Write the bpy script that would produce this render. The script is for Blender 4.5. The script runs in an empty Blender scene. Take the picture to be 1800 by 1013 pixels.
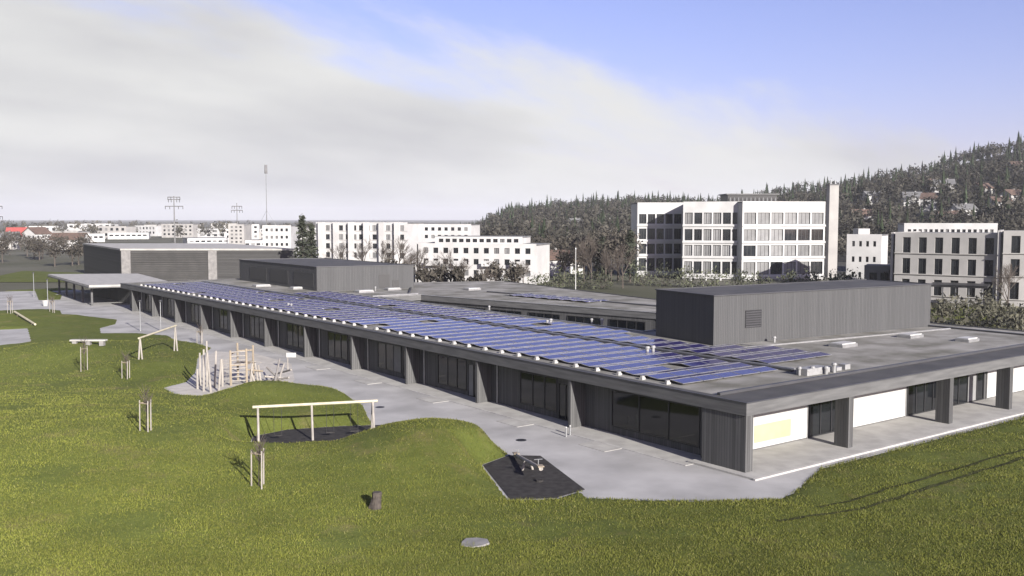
import bpy, bmesh, math, random
import numpy as np
from mathutils import Vector, Matrix

random.seed(7); rng = np.random.default_rng(7)
R_ = math.radians
sc = bpy.context.scene
COL = sc.collection

# ------------------------------------------------------------------ camera
FPX, CAMH, HY = 1700.0, 13.2, 385.0          # focal length in photo pixels, height, horizon row
CX, CY = 900.0, 506.5
PITCH = math.atan((CY - HY) / FPX); YAW = R_(36.87)
CAM = np.array([-39.15, -32.11, CAMH])
F0 = np.array([math.sin(YAW), math.cos(YAW), 0]); RT = np.array([math.cos(YAW), -math.sin(YAW), 0]); ZZ = np.array([0, 0, 1.0])
FW = F0 * math.cos(PITCH) - ZZ * math.sin(PITCH); UP = F0 * math.sin(PITCH) + ZZ * math.cos(PITCH)
cam = bpy.data.cameras.new('camera'); camo = bpy.data.objects.new('camera', cam); COL.objects.link(camo)
cam.lens = FPX / 1800 * 36; cam.sensor_width = 36; cam.clip_start = 0.5; cam.clip_end = 20000
camo.location = CAM; camo.rotation_euler = (math.pi / 2 - PITCH, 0, -YAW)
sc.camera = camo

# ------------------------------------------------------------------ sky, sun, exposure
SUN_EL, SUN_AZ = R_(20.0), R_(186.5)          # azimuth clockwise from +Y
SDIR = Vector((math.sin(SUN_AZ) * math.cos(SUN_EL), math.cos(SUN_AZ) * math.cos(SUN_EL), math.sin(SUN_EL)))
w = bpy.data.worlds.new('World'); sc.world = w; w.use_nodes = True
nt = w.node_tree; nt.nodes.clear()
def N(t, **k):
    n = nt.nodes.new(t)
    for a, b in k.items(): setattr(n, a, b)
    return n
def L(a, b): nt.links.new(a, b)
out = N('ShaderNodeOutputWorld'); bg = N('ShaderNodeBackground'); bg.inputs[1].default_value = 0.055
sky = N('ShaderNodeTexSky', sky_type='NISHITA', sun_disc=False, sun_elevation=SUN_EL, sun_rotation=SUN_AZ)
sky.air_density = 1.0; sky.dust_density = 1.2; sky.ozone_density = 2.0
tc = N('ShaderNodeTexCoord')
sep = N('ShaderNodeSeparateXYZ'); L(tc.outputs['Generated'], sep.inputs[0])
# cloud layer seen in perspective: direction / (z + k)
ad = N('ShaderNodeMath', operation='ADD'); ad.inputs[1].default_value = 0.30; 
ab = N('ShaderNodeMath', operation='ABSOLUTE'); L(sep.outputs[2], ab.inputs[0]); L(ab.outputs[0], ad.inputs[0])
dv = N('ShaderNodeVectorMath', operation='DIVIDE'); L(tc.outputs['Generated'], dv.inputs[0])
cmb = N('ShaderNodeCombineXYZ')
for i in range(2): L(ad.outputs[0], cmb.inputs[i])
cmb.inputs[2].default_value = 1.0; L(cmb.outputs[0], dv.inputs[1])
mp = N('ShaderNodeMapping'); L(dv.outputs[0], mp.inputs[0]); mp.inputs['Location'].default_value = (1.3, 0.35, 0); mp.inputs['Rotation'].default_value = (0, 0, YAW); mp.inputs['Scale'].default_value = (0.55, 1.0, 1)
n1 = N('ShaderNodeTexNoise'); n1.inputs['Scale'].default_value = 0.95; n1.inputs['Detail'].default_value = 8; n1.inputs['Roughness'].default_value = 0.62; n1.inputs['Distortion'].default_value = 0.5
L(mp.outputs[0], n1.inputs['Vector'])
# more cloud towards the horizon and towards the photograph's left
dt = N('ShaderNodeVectorMath', operation='DOT_PRODUCT'); L(tc.outputs['Generated'], dt.inputs[0]); dt.inputs[1].default_value = (-RT[0], -RT[1], 0)
m1 = N('ShaderNodeMath', operation='MULTIPLY_ADD'); L(dt.outputs['Value'], m1.inputs[0]); m1.inputs[1].default_value = 0.55; L(n1.outputs[0], m1.inputs[2])
m2 = N('ShaderNodeMath', operation='MULTIPLY_ADD'); L(ab.outputs[0], m2.inputs[0]); m2.inputs[1].default_value = -1.75; L(m1.outputs[0], m2.inputs[2])
cr = N('ShaderNodeValToRGB'); L(m2.outputs[0], cr.inputs[0])
cr.color_ramp.elements[0].position = 0.13; cr.color_ramp.elements[1].position = 0.31
cr.color_ramp.elements[0].color = (0, 0, 0, 1); cr.color_ramp.elements[1].color = (1, 1, 1, 1)
cr.color_ramp.interpolation = 'EASE'
n2 = N('ShaderNodeTexNoise'); n2.inputs['Scale'].default_value = 1.5; n2.inputs['Detail'].default_value = 5; L(mp.outputs[0], n2.inputs['Vector'])
cc = N('ShaderNodeValToRGB'); L(n2.outputs[0], cc.inputs[0])
cc.color_ramp.elements[0].position = 0.36; cc.color_ramp.elements[1].position = 0.56
cc.color_ramp.elements[0].color = (4.2, 4.2, 4.35, 1); cc.color_ramp.elements[1].color = (5.7, 5.7, 5.6, 1)
tint = N('ShaderNodeMix', data_type='RGBA', blend_type='MULTIPLY'); tint.inputs[0].default_value = 1.0
L(sky.outputs[0], tint.inputs[6]); tint.inputs[7].default_value = (1.1, 0.9, 1.28, 1)
mx = N('ShaderNodeMix', data_type='RGBA'); L(cr.outputs[0], mx.inputs[0]); L(tint.outputs[2], mx.inputs[6]); L(cc.outputs[0], mx.inputs[7])
L(mx.outputs[2], bg.inputs[0]); L(bg.outputs[0], out.inputs[0])
sl = bpy.data.lights.new('sun', 'SUN'); sl.energy = 5.0; sl.angle = R_(0.5); sl.color = (1.0, 0.95, 0.88)
so = bpy.data.objects.new('sun', sl); COL.objects.link(so)
so.rotation_euler = (-SDIR).to_track_quat('-Z', 'Y').to_euler(); so.location = (0, -40, 60)
sc.view_settings.view_transform = 'Standard'; sc.view_settings.look = 'None'; sc.view_settings.gamma = 1
sc.view_settings.exposure = 1.35; sc.view_settings.use_curve_mapping = False
sc.cycles.max_bounces = 6; sc.cycles.diffuse_bounces = 3; sc.cycles.glossy_bounces = 3; sc.cycles.transparent_max_bounces = 8
sc.cycles.volume_bounces = 0

HAZE = 0.00011
# ------------------------------------------------------------------ pixel -> place
def ray(px, py): return FW * FPX + RT * (px - CX) - UP * (py - CY)
def P(px, py, z=0.0):
    r = ray(px, py); return CAM + r * ((z - CAM[2]) / r[2])
def PD(px, d, z=0.0):                       # column px, at forward distance d
    r = F0 * FPX + RT * (px - CX); p = CAM + r * (d / FPX); p[2] = z; return p
def DEP(py): return FPX * CAMH / (py - HY)   # ground distance of a pixel row

# ------------------------------------------------------------------ materials
MATS = {}; KA = 0.68
def mat(name, col, col2=None, rough=0.8, scale=2.0, stretch=(1, 1, 1), bump=0.0, metal=0.0, detail=4.0, spec=0.35, lo=0.35, hi=0.65, rnd=0.0, bscale=None):
    m = bpy.data.materials.new(name); m.use_nodes = True; t = m.node_tree; b = t.nodes['Principled BSDF']
    b.inputs['Roughness'].default_value = rough; b.inputs['Metallic'].default_value = metal; b.inputs['Specular IOR Level'].default_value = spec
    if col2 is None: col2 = tuple(c * 0.8 for c in col)
    col = tuple(c * KA for c in col); col2 = tuple(c * KA for c in col2)
    co = t.nodes.new('ShaderNodeTexCoord'); ma = t.nodes.new('ShaderNodeMapping'); ma.inputs['Scale'].default_value = stretch
    t.links.new(co.outputs['Object'], ma.inputs[0])
    no = t.nodes.new('ShaderNodeTexNoise'); no.inputs['Scale'].default_value = scale; no.inputs['Detail'].default_value = detail
    t.links.new(ma.outputs[0], no.inputs['Vector'])
    ra = t.nodes.new('ShaderNodeValToRGB'); t.links.new(no.outputs[0], ra.inputs[0])
    ra.color_ramp.elements[0].position = lo; ra.color_ramp.elements[1].position = hi
    ra.color_ramp.elements[0].color = (*col2, 1); ra.color_ramp.elements[1].color = (*col, 1)
    src = ra.outputs[0]
    if rnd:
        oi = t.nodes.new('ShaderNodeObjectInfo'); hs = t.nodes.new('ShaderNodeHueSaturation')
        mr = t.nodes.new('ShaderNodeMapRange'); mr.inputs[3].default_value = 1 - rnd; mr.inputs[4].default_value = 1 + rnd
        t.links.new(oi.outputs['Random'], mr.inputs[0]); t.links.new(mr.outputs[0], hs.inputs['Value']); t.links.new(src, hs.inputs['Color']); src = hs.outputs[0]
    t.links.new(src, b.inputs['Base Color'])
    if bump:
        n3 = no
        if bscale:
            n3 = t.nodes.new('ShaderNodeTexNoise'); n3.inputs['Scale'].default_value = bscale; n3.inputs['Detail'].default_value = 3; t.links.new(ma.outputs[0], n3.inputs['Vector'])
        bp = t.nodes.new('ShaderNodeBump'); bp.inputs['Strength'].default_value = 1.0; bp.inputs['Distance'].default_value = bump
        t.links.new(n3.outputs[0], bp.inputs['Height']); t.links.new(bp.outputs[0], b.inputs['Normal'])
    MATS[name] = m; return m
def vcol_mat(name, attr='Col', rough=0.9, trans=0.0):
    m = bpy.data.materials.new(name); m.use_nodes = True; t = m.node_tree; b = t.nodes['Principled BSDF']
    a = t.nodes.new('ShaderNodeAttribute'); a.attribute_name = attr; t.links.new(a.outputs[0], b.inputs['Base Color'])
    b.inputs['Roughness'].default_value = rough; b.inputs['Specular IOR Level'].default_value = 0.15
    MATS[name] = m; return m
def boards_mat(name, col, col2, along='Z', pitch=0.14, rough=0.75):
    """weathered boards: a fine groove every pitch metres (along x+y for upright boards, along z for level boards)"""
    col = tuple(c * KA for c in col); col2 = tuple(c * KA for c in col2)
    m = bpy.data.materials.new(name); m.use_nodes = True; t = m.node_tree; b = t.nodes['Principled BSDF']
    b.inputs['Roughness'].default_value = rough; b.inputs['Specular IOR Level'].default_value = 0.25
    co = t.nodes.new('ShaderNodeTexCoord'); se = t.nodes.new('ShaderNodeSeparateXYZ'); t.links.new(co.outputs['Object'], se.inputs[0])
    def mth(op, a, bb):
        n = t.nodes.new('ShaderNodeMath'); n.operation = op
        for i, v in enumerate((a, bb)):
            if v is None: continue
            if isinstance(v, (int, float)): n.inputs[i].default_value = v
            else: t.links.new(v, n.inputs[i])
        return n.outputs[0]
    v = mth('ADD', se.outputs[0], se.outputs[1]) if along == 'Z' else se.outputs[2]
    v = mth('DIVIDE', v, pitch); fl = mth('FLOOR', v, None); fr = mth('FRACT', v, None)
    wn = t.nodes.new('ShaderNodeTexWhiteNoise'); wn.noise_dimensions = '1D'; t.links.new(fl, wn.inputs['W'])
    ma = t.nodes.new('ShaderNodeMapping'); ma.inputs['Scale'].default_value = (6, 6, 0.5) if along == 'Z' else (0.5, 0.5, 6)
    t.links.new(co.outputs['Object'], ma.inputs[0])
    no = t.nodes.new('ShaderNodeTexNoise'); no.inputs['Scale'].default_value = 1.2; no.inputs['Detail'].default_value = 5; t.links.new(ma.outputs[0], no.inputs['Vector'])
    mixf = mth('ADD', mth('MULTIPLY', wn.outputs[0], 0.5), mth('MULTIPLY', no.outputs[0], 0.6))
    ra = t.nodes.new('ShaderNodeValToRGB'); t.links.new(mixf, ra.inputs[0]); ra.color_ramp.elements[0].position = .2; ra.color_ramp.elements[1].position = .85
    ra.color_ramp.elements[0].color = (*col2, 1); ra.color_ramp.elements[1].color = (*col, 1)
    gap = mth('GREATER_THAN', fr, 0.1)
    mc = t.nodes.new('ShaderNodeMix'); mc.data_type = 'RGBA'; t.links.new(gap, mc.inputs[0]); mc.inputs[6].default_value = tuple(c * 0.45 for c in col2) + (1,); t.links.new(ra.outputs[0], mc.inputs[7])
    t.links.new(mc.outputs[2], b.inputs['Base Color'])
    bp = t.nodes.new('ShaderNodeBump'); bp.inputs['Distance'].default_value = 0.012; t.links.new(gap, bp.inputs['Height']); t.links.new(bp.outputs[0], b.inputs['Normal'])
    MATS[name] = m; return m

boards_mat('cladding', (0.12, 0.12, 0.12), (0.068, 0.068, 0.069), 'Z', 0.18)
boards_mat('roof_box_cladding', (0.092, 0.093, 0.095), (0.074, 0.075, 0.077), 'Z', 0.16)
boards_mat('louvre_cladding', (0.075, 0.074, 0.072), (0.05, 0.049, 0.048), 'X', 0.34)
boards_mat('timber_light', (0.33, 0.27, 0.2), (0.22, 0.18, 0.13), 'X', 0.3)
mat('fascia', (0.138, 0.138, 0.138), (0.094, 0.094, 0.095), scale=1.5, stretch=(.3, .3, 3))
mat('flashing', (0.07, 0.07, 0.075), (0.055, 0.055, 0.06), rough=.5, scale=.8)
mat('membrane', (0.085, 0.082, 0.078), (0.055, 0.054, 0.052), rough=.8, scale=.5, bump=.01, bscale=6)
mat('metal_trim', (0.5, 0.5, 0.5), (0.4, 0.4, 0.4), rough=.4, metal=.6, scale=3)
mat('dark_metal', (0.03, 0.03, 0.032), rough=.45, scale=4)
mat('concrete_light', (0.46, 0.45, 0.42), (0.36, 0.35, 0.33), rough=.85, scale=.9, detail=7, bump=.004, bscale=20)
mat('concrete_edge', (0.5, 0.49, 0.47), (0.38, 0.37, 0.355), rough=.85, scale=1.5, detail=6)
mat('glass', (0.012, 0.014, 0.016), (0.007, 0.008, 0.01), rough=.06, scale=.6, spec=.6)
mat('glass_far', (0.03, 0.033, 0.037), (0.012, 0.014, 0.016), rough=.12, scale=.3, spec=.5, rnd=.4)
mat('blind', (0.24, 0.24, 0.24), (0.18, 0.18, 0.18), rough=.8, scale=.5, rnd=.25)
mat('screen_white', (0.48, 0.48, 0.47), (0.45, 0.45, 0.44), rough=.7, scale=.7)
mat('screen_yellow', (0.44, 0.43, 0.28), (0.38, 0.37, 0.23), rough=.7, scale=.7)
mat('white_render', (0.56, 0.555, 0.545), (0.46, 0.455, 0.447), rough=.85, scale=.25, detail=6)
mat('white_panel', (0.52, 0.52, 0.515), (0.43, 0.43, 0.425), rough=.6, scale=.3)
mat('grey_render', (0.4, 0.39, 0.37), (0.32, 0.31, 0.3), rough=.85, scale=.25, detail=6)
mat('beige_render', (0.42, 0.41, 0.395), (0.34, 0.333, 0.32), rough=.85, scale=.3, detail=6)
mat('roof_grey', (0.2, 0.2, 0.2), (0.14, 0.14, 0.14), rough=.85, scale=.4)
mat('roof_brown', (0.16, 0.105, 0.08), (0.1, 0.07, 0.055), rough=.85, scale=.8)
mat('roof_red', (0.42, 0.09, 0.08), (0.33, 0.07, 0.06), rough=.8, scale=.8)
mat('gravel_roof', (0.34, 0.33, 0.305), (0.17, 0.165, 0.14), rough=.95, spec=.1, scale=.4, detail=12, bump=.03, bscale=14)
mat('path', (0.47, 0.462, 0.45), (0.33, 0.325, 0.316), rough=.95, spec=.15, scale=.28, detail=12, bump=.006, bscale=30)
mat('sand', (0.55, 0.52, 0.47), (0.44, 0.415, 0.375), rough=.95, scale=1.2, detail=8, bump=.05, bscale=4)
mat('rubber', (0.06, 0.057, 0.055), (0.035, 0.033, 0.032), rough=.95, spec=.1, scale=2.5, detail=8)
mat('log', (0.36, 0.3, 0.22), (0.24, 0.2, 0.15), rough=.8, scale=2, stretch=(4, 4, .6))
mat('log_grey', (0.4, 0.37, 0.33), (0.27, 0.25, 0.225), rough=.85, scale=2, stretch=(4, 4, .6))
mat('log_yellow', (0.6, 0.55, 0.4), (0.47, 0.43, 0.31), rough=.7, scale=2)
mat('stump_wood', (0.09, 0.075, 0.062), (0.05, 0.042, 0.036), rough=.9, scale=6, bump=.03)
mat('bark', (0.11, 0.09, 0.075), (0.06, 0.05, 0.042), rough=.9, scale=8)
mat('rope', (0.3, 0.28, 0.25), rough=.9)
mat('galvanised', (0.42, 0.43, 0.44), (0.34, 0.35, 0.36), rough=.45, metal=.7, scale=3)
mat('stone', (0.28, 0.27, 0.26), (0.2, 0.195, 0.19), rough=.9, scale=1.5, bump=.02)
mat('soil', (0.065, 0.07, 0.03), (0.03, 0.032, 0.016), rough=.95, scale=3, detail=7, bump=.04, spec=.03)
mat('ground', (0.16, 0.155, 0.125), (0.08, 0.082, 0.05), rough=.95, spec=.1, scale=.015, detail=9)
mat('hill', (0.05, 0.047, 0.036), (0.03, 0.03, 0.022), rough=1, scale=.02, detail=8)
mat('alu', (0.5, 0.5, 0.52), rough=.4, metal=.7)
mat('roof_unit_grey', (0.33, 0.33, 0.33), (0.24, 0.24, 0.24), rough=.6, scale=3)
mat('ballast', (0.46, 0.455, 0.44), (0.34, 0.335, 0.325), rough=.8, scale=4)
vcol_mat('foliage'); vcol_mat('blades')
def lawn_mat():
    m = bpy.data.materials.new('lawn'); m.use_nodes = True; t = m.node_tree; b = t.nodes['Principled BSDF']
    b.inputs['Roughness'].default_value = .95; b.inputs['Specular IOR Level'].default_value = .1
    co = t.nodes.new('ShaderNodeTexCoord')
    def noise(s, d=6, r=.6, st=None):
        n = t.nodes.new('ShaderNodeTexNoise'); n.inputs['Scale'].default_value = s; n.inputs['Detail'].default_value = d; n.inputs['Roughness'].default_value = r
        t.links.new(co.outputs['Object'], n.inputs['Vector']); return n.outputs[0]
    def ramp(v, a, ca, bb, cb):
        r = t.nodes.new('ShaderNodeValToRGB'); t.links.new(v, r.inputs[0]); e = r.color_ramp.elements
        e[0].position = a; e[0].color = (*ca, 1); e[1].position = bb; e[1].color = (*cb, 1); return r.outputs[0]
    def mix(fac, a, bb, mode='MIX'):
        n = t.nodes.new('ShaderNodeMix'); n.data_type = 'RGBA'; n.blend_type = mode
        if isinstance(fac, float): n.inputs[0].default_value = fac
        else: t.links.new(fac, n.inputs[0])
        t.links.new(a, n.inputs[6]); t.links.new(bb, n.inputs[7]); return n.outputs[2]
    c1 = ramp(noise(.11, 5), .35, (0.05, 0.064, 0.013), .65, (0.09, 0.104, 0.024))
    c2 = ramp(noise(.9, 8, .7), .3, (0.036, 0.046, 0.011), .7, (0.107, 0.12, 0.032))
    c3 = ramp(noise(7, 6, .75), .3, (0.03, 0.04, 0.009), .72, (0.118, 0.134, 0.038))
    c = mix(.5, c1, c2); c = mix(.42, c, c3)
    bare = ramp(noise(.33, 9, .68), .56, (0, 0, 0), .7, (1, 1, 1))
    so_ = t.nodes.new('ShaderNodeRGB'); so_.outputs[0].default_value = (0.125, 0.105, 0.048, 1)
    mm = t.nodes.new('ShaderNodeMath'); mm.operation = 'MULTIPLY'; mm.inputs[1].default_value = .75; t.links.new(bare, mm.inputs[0])
    c = mix(mm.outputs[0], c, so_.outputs[0])
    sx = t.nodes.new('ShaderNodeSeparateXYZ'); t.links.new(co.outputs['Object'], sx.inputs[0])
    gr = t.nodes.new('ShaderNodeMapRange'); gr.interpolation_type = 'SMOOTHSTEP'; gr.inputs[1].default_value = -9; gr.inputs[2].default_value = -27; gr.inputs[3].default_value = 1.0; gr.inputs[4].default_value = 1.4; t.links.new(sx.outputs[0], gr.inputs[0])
    hv = t.nodes.new('ShaderNodeHueSaturation'); hv.inputs['Saturation'].default_value = 1.04; t.links.new(gr.outputs[0], hv.inputs['Value']); t.links.new(c, hv.inputs['Color']); c = hv.outputs[0]   # colour value rises smoothly towards the left lawn
    t.links.new(c, b.inputs['Base Color'])
    bp = t.nodes.new('ShaderNodeBump'); bp.inputs['Distance'].default_value = .11; bp.inputs['Strength'].default_value = .7
    t.links.new(noise(3.5, 8, .8), bp.inputs['Height']); t.links.new(bp.outputs[0], b.inputs['Normal'])
    MATS['lawn'] = m
lawn_mat()
def solar_mat():
    m = bpy.data.materials.new('solar_cells'); m.use_nodes = True; t = m.node_tree; b = t.nodes['Principled BSDF']
    co = t.nodes.new('ShaderNodeTexCoord'); br = t.nodes.new('ShaderNodeTexBrick')
    br.offset = 0; br.inputs['Scale'].default_value = 1; br.inputs['Brick Width'].default_value = .162; br.inputs['Row Height'].default_value = .162; br.inputs['Mortar Size'].default_value = .008
    br.inputs['Color1'].default_value = (0.016, 0.013, 0.075, 1); br.inputs['Color2'].default_value = (0.021, 0.017, 0.095, 1); br.inputs['Mortar'].default_value = (0.04, 0.038, 0.085, 1)
    t.links.new(co.outputs['Object'], br.inputs['Vector']); t.links.new(br.outputs[0], b.inputs['Base Color'])
    b.inputs['Roughness'].default_value = .14; b.inputs['Specular IOR Level'].default_value = .75
    MATS['solar_cells'] = m
solar_mat()

# ------------------------------------------------------------------ mesh helpers
def worigin(o):
    v = np.zeros(3)
    while o is not None: v = v + np.array(o.location); o = o.parent
    return v
def tag(o, label=None, cat=None, group=None, kind=None):
    if label: o['label'] = label
    if cat: o['category'] = cat
    if group: o['group'] = group
    if kind: o['kind'] = kind
    return o
def thing(name, label, cat, loc=(0, 0, 0), group=None):
    o = bpy.data.objects.new(name, None); COL.objects.link(o); o.location = tuple(float(c) for c in loc); o.empty_display_size = .3
    return tag(o, label, cat, group)
def inst(mesh, name, parent, loc, rz=0.0):                  # loc in world metres
    o = bpy.data.objects.new(name, mesh); COL.objects.link(o)
    l = np.array(loc, float) - (worigin(parent) if parent is not None else 0)
    o.location = tuple(l); o.rotation_euler = (0, 0, rz)
    if parent is not None: o.parent = parent
    return o
class MB:
    def __init__(s): s.v = []; s.f = []; s.m = []
    def add(s, vs, fs, m=0):
        n = len(s.v); s.v.extend([tuple(map(float, p)) for p in vs]); s.f.extend([tuple(i + n for i in f) for f in fs]); s.m.extend([m] * len(fs)); return s
    def hexa(s, p, m=0):
        return s.add(p, [(3, 2, 1, 0), (4, 5, 6, 7), (0, 1, 5, 4), (1, 2, 6, 5), (2, 3, 7, 6), (3, 0, 4, 7)], m)
    def box(s, x0, x1, y0, y1, z0, z1, m=0):
        return s.hexa([(x0, y0, z0), (x1, y0, z0), (x1, y1, z0), (x0, y1, z0), (x0, y0, z1), (x1, y0, z1), (x1, y1, z1), (x0, y1, z1)], m)
    def obox(s, o, u, n, a0, a1, b0, b1, z0, z1, m=0):       # oriented: o + u*a + n*b
        o = np.array(o, float); u = np.array((u[0], u[1], 0.0)); n = np.array((n[0], n[1], 0.0))
        q = [o + u * a + n * b + ZZ * z for z in (z0, z1) for a, b in ((a0, b0), (a1, b0), (a1, b1), (a0, b1))]
        return s.hexa(q, m)
    def prism(s, poly, z0, z1, m=0):
        n = len(poly); vs = [(p[0], p[1], z0) for p in poly] + [(p[0], p[1], z1) for p in poly]
        return s.add(vs, [tuple(range(n - 1, -1, -1)), tuple(range(n, 2 * n))] + [(i, (i + 1) % n, n + (i + 1) % n, n + i) for i in range(n)], m)
    def tube(s, a, b, r0, r1=None, seg=8, m=0, cap=True):
        a = Vector(a); b = Vector(b); r1 = r0 if r1 is None else r1; d = (b - a)
        if d.length < 1e-6: return s
        d.normalize(); x = d.orthogonal().normalized(); y = d.cross(x); n = len(s.v); vs = []
        for c, r in ((a, r0), (b, r1)):
            for k in range(seg):
                t = 2 * math.pi * k / seg; vs.append(c + (x * math.cos(t) + y * math.sin(t)) * r)
        fs = [(k, (k + 1) % seg, seg + (k + 1) % seg, seg + k) for k in range(seg)]
        if cap: fs += [tuple(range(seg - 1, -1, -1)), tuple(range(seg, 2 * seg))]
        return s.add(vs, fs, m)
    def mesh(s, name, mats, off=(0, 0, 0), smooth=False):
        me = bpy.data.meshes.new(name); o = np.array(off, float)
        me.from_pydata([tuple(np.array(p) - o) for p in s.v], [], s.f)
        for k in (mats if isinstance(mats, (list, tuple)) else [mats]): me.materials.append(MATS[k])
        me.polygons.foreach_set('material_index', s.m)
        if smooth: me.polygons.foreach_set('use_smooth', [True] * len(s.f))
        bm = bmesh.new(); bm.from_mesh(me); bmesh.ops.recalc_face_normals(bm, faces=bm.faces); bm.to_mesh(me); bm.free()
        return me
    def build(s, name, mats, parent=None, at=None, smooth=False):
        off = worigin(parent) if parent is not None else np.zeros(3)
        loc = np.array(at, float) if at is not None else off
        me = s.mesh(name, mats, loc, smooth); o = bpy.data.objects.new(name, me); COL.objects.link(o)
        o.location = tuple(loc - off)
        if parent is not None: o.parent = parent
        return o
def np_mesh(name, V, Fa, matname, col=None, smooth=False):
    """triangles or quads from numpy arrays, with an optional colour per vertex"""
    me = bpy.data.meshes.new(name); k = Fa.shape[1]
    me.vertices.add(len(V)); me.vertices.foreach_set('co', V.astype(np.float32).ravel())
    me.loops.add(Fa.size); me.loops.foreach_set('vertex_index', Fa.astype(np.int32).ravel())
    me.polygons.add(len(Fa)); me.polygons.foreach_set('loop_start', np.arange(0, Fa.size, k, dtype=np.int32))
    me.polygons.foreach_set('loop_total', np.full(len(Fa), k, dtype=np.int32))
    if smooth: me.polygons.foreach_set('use_smooth', np.ones(len(Fa), dtype=bool))
    me.update(calc_edges=True)
    if col is not None:
        a = me.color_attributes.new('Col', 'FLOAT_COLOR', 'POINT'); c = np.ones((len(V), 4), np.float32); c[:, :3] = col; a.data.foreach_set('color', c.ravel())
    me.materials.append(MATS[matname]); return me
def obj(name, me, parent=None):
    o = bpy.data.objects.new(name, me); COL.objects.link(o)
    if parent is not None: o.parent = parent
    return o

# ------------------------------------------------------------------ terrain
def pts(lst, z=0.0): return np.array([P(x, y, z)[:2] for x, y in lst])
PATH = np.vstack([pts([(1395, 862), (1370, 876), (1250, 880), (1120, 878), (1030, 874), (1027, 862), (985, 830), (950, 803), (897, 801), (872, 780), (845, 763), (812, 752), (770, 752), (735, 757), (700, 768), (672, 758), (652, 738), (640, 712), (600, 697), (530, 689), (500, 690), (478, 686), (455, 697), (420, 705), (372, 708), (325, 700), (290, 682), (330, 672), (346, 655), (350, 630), (374, 612), (345, 603), (312, 598), (296, 590), (245, 586), (180, 586), (178, 577), (205, 570), (208, 562), (150, 557), (112, 558), (108, 546), (60, 546), (-60, 548), (-60, 512), (60, 512), (66, 528), (108, 527), (112, 514)]), [(-2, 150), (4.0, 150), (4.0, 4.0), (4.5, -1.3)]])
PATCH2 = pts([(-40, 582), (46, 578), (52, 602), (-40, 612)])
PAD = pts([(849, 818), (895, 801), (950, 802), (1028, 861), (976, 876), (897, 879)])
MAT2 = pts([(436, 800), (584, 800), (696, 772), (690, 747), (600, 750), (505, 756), (446, 768)])
SLABZONE = np.array([(-0.6, -1.4), (60, -1.4), (60, 160), (-0.6, 160)])
def sdist(poly, X, Y):
    """signed distance to a polygon, positive outside"""
    d = np.full(X.shape, 1e9); ins = np.zeros(X.shape, bool); n = len(poly)
    for i in range(n):
        ax, ay = poly[i]; bx, by = poly[(i + 1) % n]; ex, ey = bx - ax, by - ay
        t = np.clip(((X - ax) * ex + (Y - ay) * ey) / (ex * ex + ey * ey + 1e-12), 0, 1)
        d = np.minimum(d, np.hypot(X - ax - t * ex, Y - ay - t * ey))
        c = ((ay > Y) != (by > Y)) & (X < (bx - ax) * (Y - ay) / (by - ay + 1e-12) + ax); ins ^= c
    return np.where(ins, -d, d)
MOUNDS = []
for px, py, s, hh in ((772, 802, 3.6, 1.55), (462, 712, 2.1, 1.1), (570, 715, 2.4, .8), (275, 650, 3.0, .8), (120, 625, 5, 1.1), (690, 850, 3.0, .3), (-20, 800, 11, 1.5), (330, 840, 8, .45), (30, 560, 6, .7)):
    c = P(px, py); MOUNDS.append((c[0], c[1], s, hh))
def ss(t): t = np.clip(t, 0, 1); return t * t * (3 - 2 * t)
def terrain(X, Y):
    X = np.asarray(X, float); Y = np.asarray(Y, float); z = np.zeros(X.shape)
    for mx, my, s, hh in MOUNDS: z += hh * np.exp(-((X - mx) ** 2 + (Y - my) ** 2) / (2 * s * s))
    z += .05 * np.sin(X * .9 + 1.3 * np.sin(Y * .31)) * np.sin(Y * .77 + X * .2) + .03 * np.sin(X * 2.1 + Y * 1.3) * np.sin(Y * 1.9 - X * .7)
    sd = np.minimum(np.minimum(sdist(PATH, X, Y), sdist(PATCH2, X, Y)), np.minimum(sdist(PAD, X, Y), sdist(MAT2, X, Y)))
    sd = np.minimum(sd, sdist(SLABZONE, X, Y))
    z = np.maximum(z + .1, .02) * ss(sd / 1.7) + .05
    return np.where(sd > .25, z, z * ss((sd + .25) / .5) + (ss((sd + .25) / .5) - 1) * .22)
def ZT(x, y): return float(terrain(np.array([x]), np.array([y]))[0])
def PG(px, py):                              # where a pixel meets the modelled terrain
    r = ray(px, py); z = 0.0
    for _ in range(25):
        p = CAM + r * ((z - CAM[2]) / r[2]); z = .5 * z + .5 * max(0.0, ZT(p[0], p[1]))
    p = CAM + r * ((z - CAM[2]) / r[2]); p[2] = max(0.0, ZT(p[0], p[1])); return p
gx = np.arange(-80, 60.1, .4); gy = np.arange(-45, 165.1, .4)
GX, GY = np.meshgrid(gx, gy); GZ = terrain(GX, GY)
nx, ny = len(gx), len(gy); idx = np.arange(nx * ny).reshape(ny, nx)
Q = np.stack([idx[:-1, :-1], idx[:-1, 1:], idx[1:, 1:], idx[1:, :-1]], -1).reshape(-1, 4)
keep = ~((GX[:-1, :-1] > 3) & (GY[:-1, :-1] > 2)).ravel(); Q = Q[keep]
o = obj('lawn', np_mesh('lawn', np.stack([GX, GY, GZ], -1).reshape(-1, 3), Q, 'lawn', smooth=True)); o['kind'] = 'structure'
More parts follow.
